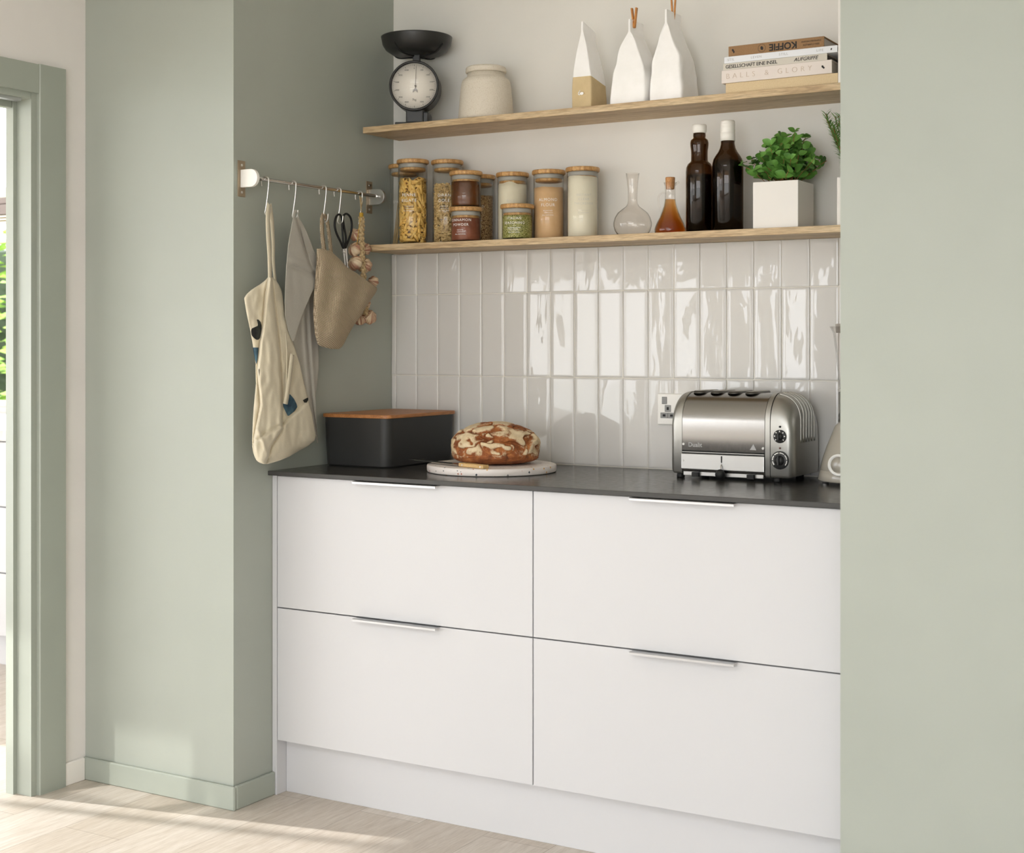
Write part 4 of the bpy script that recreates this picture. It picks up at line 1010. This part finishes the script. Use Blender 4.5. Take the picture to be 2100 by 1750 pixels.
# towel
org = Vector((-2.515, hooks[1], RZ - .085)); t = thing('tea_towel', 'plain grey linen tea towel hanging between apron and woven bag', 'towel', org)
rowsB = [(455, 600, 618), (500, 592, 634), (560, 590, 646), (600, 592, 650), (640, 596, 648.5), (704, 602, 653), (752, 612, 654.2), (812, 628, 647), (860, 640, 649), (889, 646, 651), (909, 651.3, 652.6)]
def fB(s, v, px, py):
    c = ipl(py, [(455, 608), (600, 626), (700, 631), (812, 639), (909, 652)])
    return -.012 + .006 * bell(px, c - 5, 5) - .006 * bell(px, c, 1.6) + .006 * bell(px, c + 7, 4) + .002 * noise.noise(Vector((px * .05, py * .02, 1)))
obj('hanging_end', cloth(rowsB, fB, 40, 90, origin=org), 'linen', t)
rowsC = [(446, 602, 612), (457, 600, 619.5), (475, 596.5, 629), (491, 593.5, 635), (510, 591, 642), (526, 589.5, 650), (543, 588, 651.5), (560, 587, 652.3), (577, 586, 652.5), (600, 585, 640), (620, 584.5, 631), (650, 585.5, 618.5), (680, 592, 608.5), (700, 599.5, 602.5)]
def fC(s, v, px, py):
    c = ipl(py, [(446, 607), (470, 613), (500, 621), (540, 634), (577, 650), (700, 660)]); c2 = ipl(py, [(446, 605), (600, 586)])
    d = .010 + .012 * (1 - step(px, c, 1.3)) - .010 * bell(px, c + 1.5, 2.2) * bell(py, 500, 45)
    yb = 536 + (px - 592) * .40
    d += .006 * bell(py - yb, -6, 9) * step(px, 594, 3) - .006 * bell(py - yb, 6, 5) * step(px, 597, 4)
    return d - .008 * step(py, 640, 30) + .002 * noise.noise(Vector((px * .06, py * .03, 5)))
obj('folded_front', cloth(rowsC, fC, 60, 110, origin=org), 'linen', t)
bm = nb(); q_ = [at_x(px, py, x_) - org for px, py, x_ in ((603, 452, -2.500), (603.5, 440, -2.508), (606, 432, -2.514), (610, 437, -2.512), (613, 452, -2.505))]
tube(bm, sm(q_, 5), .0034, 8, flat=(1, .45)); obj('hanging_loop', bm, 'linen', t)

# woven bag
org = Vector((-2.515, hooks[2], RZ - .085)); t = thing('woven_bag', 'woven jute bag hanging tilted by its handle in front of the garlic', 'bag', org)
rowsD = [(510, 651.5, 660), (516, 651.5, 680), (532, 651.8, 697), (548, 652, 712), (560, 650, 731), (575, 648.5, 752), (588, 647.5, 771), (593, 647, 774), (600, 646.5, 771), (620, 645.5, 757), (645, 645, 742), (667, 647, 726), (690, 650, 713), (705, 653, 706), (709, 657, 703), (713, 668, 700), (716, 682, 695)]
def fD(s, v, px, py):
    e = max(0, math.sin(math.pi * s)) ** .55 * min(1, (v * 5 + .15)) * min(1, (1 - v) * 6 + .12)
    return .006 + .018 * e + .004 * math.sin(px * .11 + py * .02) * e + .003 * noise.noise(Vector((px * .04, py * .03, 2)))
def tD(s, v):
    e = max(0, math.sin(math.pi * s)) ** .55 * min(1, (v * 5 + .1)) * min(1, (1 - v) * 6 + .12)
    return .003 + .022 * e
obj('bag_body', cloth(rowsD, fD, 70, 90, origin=org, thick_fn=tD, X=-2.489), 'jute', t)
band('handle', [(664, 441, -2.514), (661.5, 450, -2.500), (662, 480, -2.497), (666, 516, -2.492)], (.0125, .0145), 'jute', 0, th=.004, og=org, par=t)
band('handle', [(666, 441, -2.518), (671, 450, -2.518), (676, 480, -2.514), (681, 530, -2.508)], (.0105, .0125), 'jute', 0, th=.004, og=org, par=t)

# scissors
org = Vector((-2.515, hooks[3], RZ - .085)); t = thing('scissors', 'black-handled scissors hanging by the rail, blades behind the woven bag', 'scissors', org)
def P3(px, py, X): return at_x(px, py, X) - org
for pts in ([(704.5, 509), (698, 495), (690, 478), (686.5, 462), (688, 448), (693, 440.5), (698, 441.5), (701, 450), (702, 470), (703.5, 492)], [(707.5, 509), (714, 495), (719.5, 478), (721.5, 462), (719, 447), (712, 439), (705.5, 441), (703.5, 450), (706.5, 470), (709.5, 490)]):
    bm = nb(); x_ = -2.516 if pts[0][0] < 705 else -2.520
    tube(bm, sm([P3(a, b, x_) for a, b in pts], 5, closed=True), .0031, 8, closed=True); obj('finger_loop', bm, 'rubber', t)
for k2, (a, b) in enumerate((((703.5, 509), (711.5, 590)), ((708.5, 509), (716, 590)))):
    bm = nb(); p0, p1 = P3(*a, -2.519 - .003 * k2), P3(*b, -2.534 - .003 * k2); w_ = Vector((0, .0046, 0)); tx = Vector((.0016, 0, 0))
    vs = [bm.verts.new(q) for q in (p0 - w_, p0 + w_, p1 + w_ * .15, p1 - w_ * .15, p0 - w_ + tx, p0 + w_ + tx, p1 + w_ * .15 + tx, p1 - w_ * .15 + tx)]
    for f in ((0, 1, 2, 3), (7, 6, 5, 4), (0, 4, 5, 1), (1, 5, 6, 2), (2, 6, 7, 3), (3, 7, 4, 0)): bm.faces.new([vs[i] for i in f])
    obj('blade', bm, 'chrome', t)
bm = nb(); q = P3(706.5, 517, -2.516); tube(bm, [q - Vector((.006, 0, 0)), q + Vector((.0015, 0, 0))], .0028, 12); obj('rivet', bm, 'steel', t)

# garlic braid
org = Vector((-2.515, hooks[4], RZ - .085)); t = thing('garlic_braid', 'braid of garlic bulbs hanging at the far end of the rail', 'garlic', org)
def bulb(name, p, r, ax, seed, par):
    r *= 1.10
    bm = nb(); N = 44; ax = Vector(ax).normalized(); q = ax.to_track_quat('Z', 'Y').to_matrix().to_4x4(); rows = []
    prof = [(0, -.80), (.30, -.80), (.62, -.70), (.88, -.46), (1.0, -.12), (.97, .18), (.80, .46), (.54, .66), (.30, .80), (.18, .98), (.15, 1.25), (0, 1.27)]
    for rr, zz in prof:
        if rr == 0: rows.append([bm.verts.new((0, 0, zz * r))]); continue
        rows.append([bm.verts.new((rr * r * (1 + .16 * abs(math.sin(a * 3.5 + seed)) - .10) * math.cos(a), rr * r * (1 + .16 * abs(math.sin(a * 3.5 + seed)) - .10) * math.sin(a), zz * r)) for a in [2 * math.pi * i / N for i in range(N)]])
    for A, B in zip(rows, rows[1:]):
        for i in range(N):
            if len(A) == 1: bm.faces.new((A[0], B[(i + 1) % N], B[i])).smooth = True
            elif len(B) == 1: bm.faces.new((A[i], A[(i + 1) % N], B[0])).smooth = True
            else: bm.faces.new((A[i], A[(i + 1) % N], B[(i + 1) % N], B[i])).smooth = True
    sk = bm.verts.layers.float.new('streak')
    for v in bm.verts:
        a = math.atan2(v.co.y, v.co.x); v[sk] = .5 + .55 * noise.noise(Vector((math.cos(a) * 4.5, math.sin(a) * 4.5, seed + v.co.z / r * .5)))
        v.co = q @ v.co + p
    return obj(name, bm, 'garlic', par)
spec = [(728.5, 482, .0170, (-.2, .75, -.35), -2.530), (728, 512, .0190, (.2, .9, -.45), -2.528), (729, 540, .0205, (.3, .85, -.5), -2.526), (748, 511, .0170, (.1, -.9, -.25), -2.530), (748, 545, .0200, (.1, -.85, .3), -2.528), (765, 578, .0155, (0, -.9, .2), -2.534), (757, 650, .0205, (.75, -.45, .55), -2.530), (738, 657, .0155, (0, -.2, .9), -2.534), (741, 598, .0175, (.1, .7, .3), -2.540), (748, 622, .0170, (0, .7, .3), -2.540)]
for i, (px, py, r_, ax, X) in enumerate(spec): bulb('garlic_bulb', P3(px, py, X), r_, ax, i * 1.7, t)
bm = nb()
cl = [P3(a, b, X) for a, b, X in ((741, 446, -2.510), (742, 462, -2.508), (741, 480, -2.507), (742, 500, -2.506), (742.5, 520, -2.511), (744, 545, -2.514), (746, 575, -2.520), (748, 610, -2.524), (750, 645, -2.524))]
cl = sm(cl, 14); n = len(cl)
for s_ in range(3):
    pts = [p + Vector((.0035 * math.cos(i * .32 + s_ * 2.094), .0058 * math.sin(i * .64 + s_ * 4.19), 0)) for i, p in enumerate(cl)]
    tube(bm, pts, .0043, 7)
obj('stalk_braid', bm, 'braid', t)
bm = nb()
for a, b in ((737.5, 402), (740, 404), (742, 405), (739, 408), (744, 412)): tube(bm, sm([P3(741, 448, -2.510), P3(740.5, 430, -2.509), P3(a, b, -2.510)], 4), .0011, 5)
obj('dry_tips', bm, 'braid', t)
bm = nb(); 
for q in range(9): 
    c0 = P3(741, 437 + q * .95, -2.510); tube(bm, [c0 + Vector((.005 * math.cos(a), .0058 * math.sin(a), .0003 * math.sin(a * 3))) for a in [2 * math.pi * i / 12 for i in range(12)]], .0009, 5, closed=True)
tube(bm, sm([P3(740, 444, -2.503), P3(737, 462, -2.500), P3(734.5, 480, -2.500), P3(733, 495, -2.497), P3(730.5, 503, -2.494)], 5), .0009, 5)
obj('twine', bm, 'twine', t)

# ================================================================== ON THE WORKTOP
def rrect(x0, x1, y0, y1, r, n=6):
    out = []
    for cx, cy, a0 in ((x1 - r, y1 - r, 0), (x0 + r, y1 - r, 90), (x0 + r, y0 + r, 180), (x1 - r, y0 + r, 270)):
        for i in range(n + 1): a = R(a0 + 90 * i / n); out.append((cx + r * math.cos(a), cy + r * math.sin(a)))
    return out
def loft(bm, secs, mi=0, cap=True):
    rows = [[bm.verts.new(p) for p in s] for s in secs]; n = len(rows[0])
    for a, b in zip(rows, rows[1:]):
        for i in range(n): f = bm.faces.new((a[i], a[(i + 1) % n], b[(i + 1) % n], b[i])); f.material_index = mi; f.smooth = True
    if cap: bm.faces.new(rows[0][::-1]).material_index = mi; bm.faces.new(rows[-1]).material_index = mi
    return rows
# bread bin
t = thing('bread_bin', 'charcoal bread bin with bamboo lid standing in the left corner', 'bread bin', (-2.440, 3.4465, ZW))
bm = nb(); secs = []
for z, i_ in ((.0005, .010), (.004, .0065), (.02, .0055), (.08, .003), (.1375, .0015)): secs.append([(x, y, z) for x, y in rrect(-.118 + i_, .118 - i_, -.176 + i_, .176 - i_, .028)])
loft(bm, secs); obj('bin_body', bm, 'bin', t, smooth='auto')
bm = nb(); secs = []
for z, i_ in ((.1378, .001), (.139, 0), (.1465, 0), (.1478, .0012)): secs.append([(x, y, z) for x, y in rrect(-.1195 + i_, .1195 - i_, -.1775 + i_, .1775 - i_, .024)])
loft(bm, secs); obj('lid', bm, 'bamboo2', t, smooth='auto')
# terrazzo board, loaf, knife
bm = nb(); lathe(bm, [(0, .0003), (.171, .0003), (.1745, .002), (.1755, .005), (.1755, .0165), (.174, .0195), (.171, .0203), (0, .0204)], seg=110)
o = obj('serving_board', bm, 'terrazzo', smooth='auto'); o.location = (-2.042, 3.358, ZW); tag(o, 'round white terrazzo board under the loaf', 'board')
bm = bmesh.new(); bmesh.ops.create_icosphere(bm, subdivisions=7, radius=1)
fl_ = bm.verts.layers.float.new('flour')
for v in bm.verts:
    p = v.co.copy(); a = math.atan2(p.y, p.x); h = p.z
    n1 = noise.noise(p * 1.7 + Vector((3, 1, 0))); n2 = noise.noise(p * 4.2); n3 = noise.noise(p * 11)
    # torn ears: ridged noise makes raised floury plates with brown cracks between
    cell = noise.cell_vector(p * 2.2); vd = noise.voronoi(Vector((p.x * 1.7, p.y * 1.7, p.z * 1.3)) + Vector((n2, n1, n2)) * .5)[0]
    crack = vd[1] - vd[0]; ck = max(0, 1 - crack / (.16 + .14 * n1)); top = step(h, .12, .12)
    r = 1 + .04 * n1 + .02 * n2 + .008 * n3 - .075 * ck * top + .03 * top * (1 - ck)
    zf = (.072 if h > 0 else .040); rx = .121
    e = math.copysign(abs(h) ** (.92 if h > 0 else .7), h)
    hr = math.sqrt(max(0, 1 - abs(h) ** (2.2 if h > 0 else 3.4)))
    v.co = Vector((math.cos(a) * hr * rx * r, math.sin(a) * hr * rx * r * .98, e * zf * r))
    if v.co.z < -.0385: v.co.z = -.0385
    plate = noise.noise(Vector((p.x * 2.4, p.y * 2.4, p.z * 2) ) + Vector((7, 2, 5)))
    v[fl_] = (.98 + .55 * n2 + .5 * n1) * (1 - ck * .9) * step(h, -.18 + .35 * n1, .10) - .55 * step(plate, .10, .05) * step(h, .30, .06) - .12 * step(h, .7, .06)
for f in bm.faces: f.smooth = True
o = obj('bread_loaf', bm, 'bread'); o.location = (-2.040, 3.376, ZW + .0204 + .0390); o.rotation_euler = (0, 0, R(200)); tag(o, 'round crusty floured loaf on the terrazzo board', 'bread')
kp, kt = Vector((-1.966, 3.205, ZW + .0235)), Vector((-2.281, 3.305, ZW + .0255))
t = thing('bread_knife', 'serrated bread knife with pale wooden handle lying on the terrazzo board edge', 'knife', kp)
d = (kt - kp); L = d.length; t.rotation_mode = 'QUATERNION'; t.rotation_quaternion = d.to_track_quat('X', 'Z')
bm = nb(); box(bm, 0, .100, -.0105, .0105, -.0028, .0072, .0028, 3); hd_ = obj('handle', bm, wood('knife_handle', (196, 158, 100), (214, 178, 120), (224, 190, 134), 'x', 3, .5), t)
bm = nb()
for x in (.012, .085): tube(bm, [(x, -.0108, .002), (x, .0108, .002)], .0022, 10); tube(bm, [(x, 0, .0066), (x, 0, .0075)], .0022, 10)
obj('rivet', bm, 'steel', hd_)
bm = nb(); tp = []
for i in range(61): x = .098 + (L - .098) * i / 60; tp.append((x, -.012 + (.0016 if i % 2 else 0) + .012 * max(0, (i - 50) / 10) ** 2 * .6))
poly = tp + [(L - .01, .004), (L - .04, .0085), (.098, .0095)]
prism(bm, poly, .0012, .0026); obj('blade', bm, 'chrome', t)

# --- four-slot toaster
T = thing('toaster', 'four-slot brushed steel toaster on the right of the worktop', 'toaster', (-1.3815, 3.5335, ZW))
HB, ZB, ZT = .1025, .0125, .2215
def arch(x, iy, iz, ib=0, n=18, rt_=.072):
    hy = HB - iy; zt = ZT - iz; zb = ZB + ib; rt2 = min(rt_, hy * .95); p = [(x, -hy + .004, zb), (x, -hy, zb + .006)]
    for i in range(n + 1): a = R(180 - 90 * i / n); p.append((x, -hy + rt2 + rt2 * math.cos(a), zt - rt2 + rt2 * math.sin(a)))
    for i in range(n + 1): a = R(90 - 90 * i / n); p.append((x, hy - rt2 + rt2 * math.cos(a), zt - rt2 + rt2 * math.sin(a)))
    p += [(x, hy, zb + .006), (x, hy - .004, zb)]
    return p
bm = nb(); loft(bm, [arch(-.134, .002, .002), arch(.090, .002, .002)]); obj('wrap', bm, 'toaster', T, smooth='auto')
for side, xs_, nm in ((-1, (-.166, -.133), 'end_casting'), (1, (.092, .166), 'end_casting')):
    bm = nb(); secs = []
    xi, xo = (xs_[1], xs_[0]) if side < 0 else (xs_[0], xs_[1])
    rT = .030 if side < 0 else .060; rF = .014 if side < 0 else .018
    for i in range(25):
        q = i / 24; x = xi + (xo - xi) * math.sin(q * math.pi / 2) ** 1.0
        dx = abs(xo - x)
        it = 0 if dx > rT else rT - math.sqrt(max(0, rT * rT - (rT - dx) ** 2)); iy = 0 if dx > rF else rF - math.sqrt(max(0, rF * rF - (rF - dx) ** 2))
        secs.append(arch(x, min(iy + it * .10, .045), it * .93, min(iy, .004), rt_=.074))
    loft(bm, secs); obj(nm, bm, 'toaster_cast', T, smooth='auto')
bm = nb(); loft(bm, [arch(.1045, -.0003, -.0003), arch(.1062, -.0003, -.0003)]); obj('seam', bm, 'dark', T, smooth='auto')
def surfz(x, y):
    dx = .166 - x; it = 0 if dx > .060 else .060 - math.sqrt(max(0, .0036 - (.060 - dx) ** 2)); iy = 0 if dx > .018 else .018 - math.sqrt(max(0, .018 ** 2 - (.018 - dx) ** 2))
    hy = HB - min(iy + it * .10, .045); zt = ZT - it * .93; q = min(.074, hy * .95); e = abs(y) - (hy - q)
    return zt if e < 0 else zt - q + math.sqrt(max(0, q * q - e * e))
bm = nb()
for i in range(6):                                                        # pressed ribs over the right end
    y = -.050 + i * .0205; pts = []
    for q in range(16):
        x = .110 + .056 * math.sin(R(90 * q / 15)); pts.append((x, y, surfz(x, y)))
    zl = pts[-1][2]; pts += [(.1660, y, zl + (.098 - zl) * k2 / 5) for k2 in range(1, 6)]
    tube(bm, pts, .0019, 8)
obj('rib', bm, 'toaster_cast', T)
bm = nb()
for i in range(4):
    x = -.108 + i * .0475; tt = nb(); secs = []
    for z, s_ in ((ZT - .004, 1.12), (ZT + .0012, 1.10), (ZT + .0024, 1.0), (ZT + .0010, .86)): secs.append([(x + a * s_, b * s_, z) for a, b in rrect(-.0155, .0155, -.052, .052, .015, 5)])
    loft(tt, secs, cap=False); merge(bm, tt)
obj('slot_rim', bm, 'slotrim', T, recalc=False)
bm = nb()
for i in range(4): x = -.108 + i * .0475; prism(bm, rrect(x - .0128, x + .0128, -.046, .046, .012, 4), ZT - .012, ZT + .0019)
obj('bread_slot', bm, 'dark', T)
bm = nb()
for i in range(4):
    x = -.108 + i * .0475
    for q in range(9): tube(bm, [(x - .012, -.045 + q * .011, ZT + .0022), (x + .012, -.041 + q * .011, ZT + .0022)], .0006, 5)
obj('bread_guard', bm, 'steel', T)
# front panels (Y local -HB is the front)
bm = nb(); box(bm, -.1335, .0905, -.1012, -.0985, .0630, .0725); obj('slot_gap', bm, 'dark', T)
bm = nb(); box(bm, -.1325, .0895, -.1035, -.1001, .0668, .0692, .0006, 1); obj('crumb_ledge', bm, 'toaster_plate', T)
bm = nb(); box(bm, -.1335, .0905, -.1060, -.0990, .0245, .0640, .0015, 2); fp = obj('lower_panel', bm, 'toaster_plate', T)
bm = nb()
for x, z in ((-.129, .088), (.086, .084), (-.129, .046), (.086, .042)): tube(bm, [(x, -.1050 if z < .06 else -.100, z), (x, -.1074 if z < .06 else -.1022, z)], .0032, 14)
obj('screw', bm, 'toaster_cast', T)
bm = nb(); prism(bm, rrect(-.0241, -.0209, -.0035, .0035, .0012, 3), 0, .0012)
for v in bm.verts: x, y, z = v.co; v.co = Vector((x, -.1066 + z * .5, .0525 + y * 2.5))
obj('lever_slot', bm, 'dark', fp)
bm = nb(); tube(bm, sm([(-.0225, -.103, .040), (-.0225, -.110, .036), (-.0225, -.113, .029)], 4), .0018, 8); lv = obj('lever_arm', bm, 'chrome', T)
t2 = bmesh.new(); bmesh.ops.create_uvsphere(t2, u_segments=24, v_segments=16, radius=.0128)
for v in t2.verts: v.co += Vector((-.0225, -.1150, .0155))
for f in t2.faces: f.smooth = True
obj('lever_knob', t2, 'rubber', T)
bm = nb(); box(bm, -.1300, .0870, -.1000, -.0960, .0080, .0225, .001, 1); obj('crumb_tray', bm, 'toaster_plate', T)
for x in (-.094, .055):
    bm = nb(); prism(bm, rrect(x - .0105, x + .0105, -.1090, -.0990, .0035, 4), .0060, .0175, bw=.0012); obj('tray_knob', bm, 'rubber', T)
for x in (-.145, .118):
    for y in (-.082, .080):
        bm = nb(); lathe(bm, [(.0095, 0.0002), (.0105, .002), (.0095, ZB + .003)], x, y, 20); obj('foot', bm, 'rubber', T)
def knob(name, x, z, r, ticks, arc):
    bm = nb(); ycyl(bm, [(r, -.1012), (r, -.1055), (r - .0008, -.1062), (0, -.1062)], x, z, 40); b = obj(name, bm, 'black', T)
    bm = nb()
    if arc:
        for i in range(34):
            a = R(215 - i * 7.6); w_ = .0012 + .0014 * (i / 34) ** 2; r0 = r * .84
            q = [Vector((x - c * math.cos(a + o_), -.1066, z + c * math.sin(a + o_))) for c, o_ in ((r0 - w_, -.055), (r0 - w_, .055), (r0 + .0008, .055), (r0 + .0008, -.055))]
            if i % 6 != 5: bm.faces.new([bm.verts.new(p) for p in q])
    else:
        for i in range(ticks):
            a = R(-40 + 260 * i / (ticks - 1)); disc(bm, x + r * .78 * math.cos(a), z + r * .78 * math.sin(a), .0018, .0014, -.1068, a, 10)
    obj('dial_marks', bm, 'letter', b, recalc=False)
    bm = nb(); ycyl(bm, [(r * .55, -.106), (r * .52, -.112), (0, -.1125)], x, z, 30); box(bm, x - .0022, x + .0022, -.1200, -.111, z - r * .5, z + r * .5, .001, 2); obj('grip', bm, 'black', b)
knob('selector_dial', .1310, .1155, .0165, 7, False); knob('timer_dial', .1310, .0565, .0225, 0, True)
bm = nb(); ycyl(bm, [(.0028, -.1015), (.0024, -.1052), (0, -.1056)], .1310, .1395, 14); obj('push_button', bm, 'dark', T)
bm = nb(); ycyl(bm, [(.0024, -.1015), (.0022, -.1050), (0, -.1054)], .1310, .0865, 14); obj('indicator_lamp', bm, mat('amber_lens', (96, 60, 52), .3), T)
bm = nb(); add_text(bm, 'Dualit', .0155, Matrix.Translation((-.097, -.1008, .0865)) @ RX, depth=.0004, bold=.0003)
for p_ in ([(.051, .079), (.068, .079), (.0605, .094)],): yplate(bm, p_, -.1012, -.1002)
obj('embossed_logo', bm, mat('logo_grey', (150, 149, 147), .5, .8), T)

# --- jug blender half hidden by the right pier
t = thing('jug_blender', 'pale grey jug blender behind the right pier, only its left edge showing', 'blender', (-1.0685, 3.52, ZW))
bm = nb(); lathe(bm, [(0, .008), (.108, .008), (.1105, .011), (.1045, .0325), (.1035, .0335), (.1035, .0350), (.1045, .036), (.098, .062), (.088, .092), (.076, .122), (.068, .142), (.060, .150), (0, .150)], seg=64); bb = obj('motor_base', bm, 'blender_body', t)
for a in (200, 290, 20, 110):
    bm = nb(); lathe(bm, [(.008, .0002), (.009, .004), (.008, .009)], .09 * math.cos(R(a)), .09 * math.sin(R(a)), 14); obj('foot', bm, 'steel', t)
bm = nb(); ycyl(bm, [(.026, -.104), (.027, -.106), (.024, -.107), (.020, -.104)], -.028, .052, 40, cap0=False, cap1=False); obj('dial_ring', bm, 'white_plastic', bb)
bm = nb(); lathe(bm, [(0, .1505), (.058, .1505), (.0605, .154), (.0585, .162), (.0600, .168), (.0575, .176), (.060, .225), (.0620, .232), (.0560, .235), (.0535, .178), (0, .176)], seg=60); obj('collar', bm, 'chrome', t)
bm = nb(); pr = [(.0565, .236), (.060, .262), (.0665, .330), (.0700, .372), (.0715, .388)]
lathe(bm, pr + [(r_ - .003, z_) for r_, z_ in pr[::-1]], seg=60, closed=True)
for v in bm.verts:
    if v.co.z > .365 and v.co.x < -.045 and abs(v.co.y) < .045: v.co.x -= .014 * (v.co.z - .365) / .023 * (1 - abs(v.co.y) / .045)
obj('glass_jug', bm, 'glass2', t)
bm = nb(); lathe(bm, [(0, .372), (.0655, .372), (.0665, .3885), (.0670, .3935), (.066, .3945), (.045, .3955), (.044, .410), (0, .411)], seg=60); obj('lid', bm, mat('grey_lid', (150, 144, 136), .5), t)
bm = nb(); tube(bm, sm([(.062, .0, .372), (.100, 0, .360), (.104, 0, .300), (.066, 0, .262)], 6), .006, 8); obj('handle', bm, 'glass2', t)

# ================================================================== LIGHT AND CAMERA
def aim(o, d): o.rotation_euler = Vector(d).to_track_quat('-Z', 'Y').to_euler()
w = bpy.data.worlds.new('World'); bpy.context.scene.world = w; w.use_nodes = True
wn = w.node_tree.nodes; wl = w.node_tree.links; bg = wn['Background']
tc = wn.new('ShaderNodeTexCoord'); sp = wn.new('ShaderNodeSeparateXYZ'); wl.new(tc.outputs['Generated'], sp.inputs[0])
rp = wn.new('ShaderNodeValToRGB'); wl.new(sp.outputs[2], rp.inputs[0])
rp.color_ramp.elements[0].position = .0; rp.color_ramp.elements[0].color = (.97, .98, 1, 1)
rp.color_ramp.elements[1].position = .6; rp.color_ramp.elements[1].color = (.86, .93, 1.0, 1)
wl.new(rp.outputs[0], bg.inputs['Color']); bg.inputs['Strength'].default_value = 5.6
def portal(name, loc, d, sx, sy):
    l = bpy.data.lights.new(name, 'AREA'); l.shape = 'RECTANGLE'; l.size = sx; l.size_y = sy; l.cycles.is_portal = True
    o = bpy.data.objects.new(name, l); C.objects.link(o); o.location = loc; aim(o, d)
portal('rear_window_daylight', (.25, -3.58, 1.11), (0, 1, 0), 4.3, 1.98)
portal('garden_window_daylight', (-4.95, -3.58, 1.2), (0, 1, 0), 3.5, 1.3)
portal('far_window_daylight', (-6.98, -.54, 1.03), (1, 0, 0), 5.72, 2.06)
portal('kitchen_window_daylight', (-5.05, 4.64, 1.675), (0, -1, 0), 2.7, 1.49)
s = bpy.data.lights.new('sun', 'SUN'); s.energy = 5.4; s.angle = R(.6); s.color = (1, .98, .95)
so_ = bpy.data.objects.new('sun', s); C.objects.link(so_); so_.location = (-12, -2, 6)
e = R(21.5); aim(so_, (.976 * math.cos(e), .217 * math.cos(e), -math.sin(e)))
g = bpy.data.lights.new('added_sun', 'SUN'); g.energy = 1.6; g.angle = R(.8); g.color = (1, .97, .93)  # added second sun for the patch at the left pier's foot
go = bpy.data.objects.new('added_sun', g); C.objects.link(go); go.location = (-10, -8, 9)
e2 = R(50); aim(go, (.5 * math.cos(e2), .866 * math.cos(e2), -math.sin(e2)))
portal('added_roof_opening_main', (-1.3, -.5, 2.49), (0, 0, -1), 1.8, 1.4)  # sky portal of the added opening that brightens the floor and right pier
portal('added_roof_opening_next', (-4.15, 1.07, 2.49), (0, 0, -1), 1.1, .3)  # sky portal of the added opening that shapes the left pier's sun patch
cam = bpy.data.cameras.new('camera'); co = bpy.data.objects.new('camera', cam); C.objects.link(co)
co.location = (0, 0, CAMH); co.rotation_euler = (R(90), 0, YAW)
cam.sensor_width = 36; cam.sensor_fit = 'HORIZONTAL'; cam.lens = F / 2100 * 36; cam.shift_y = (YH - 875) / 2100; cam.clip_start = .05
cam.dof.use_dof = True; cam.dof.focus_distance = 3.95; cam.dof.aperture_fstop = 5.6
sc = bpy.context.scene; sc.camera = co
sc.view_settings.view_transform = 'Standard'; sc.view_settings.look = 'None'; sc.view_settings.gamma = 1; sc.view_settings.exposure = 0.3
sc.cycles.adaptive_threshold = .02; sc.cycles.max_bounces = 12; sc.cycles.diffuse_bounces = 7; sc.cycles.transparent_max_bounces = 24; sc.cycles.glossy_bounces = 5
sc.cycles.caustics_reflective = False; sc.cycles.caustics_refractive = False; sc.cycles.sample_clamp_indirect = 6
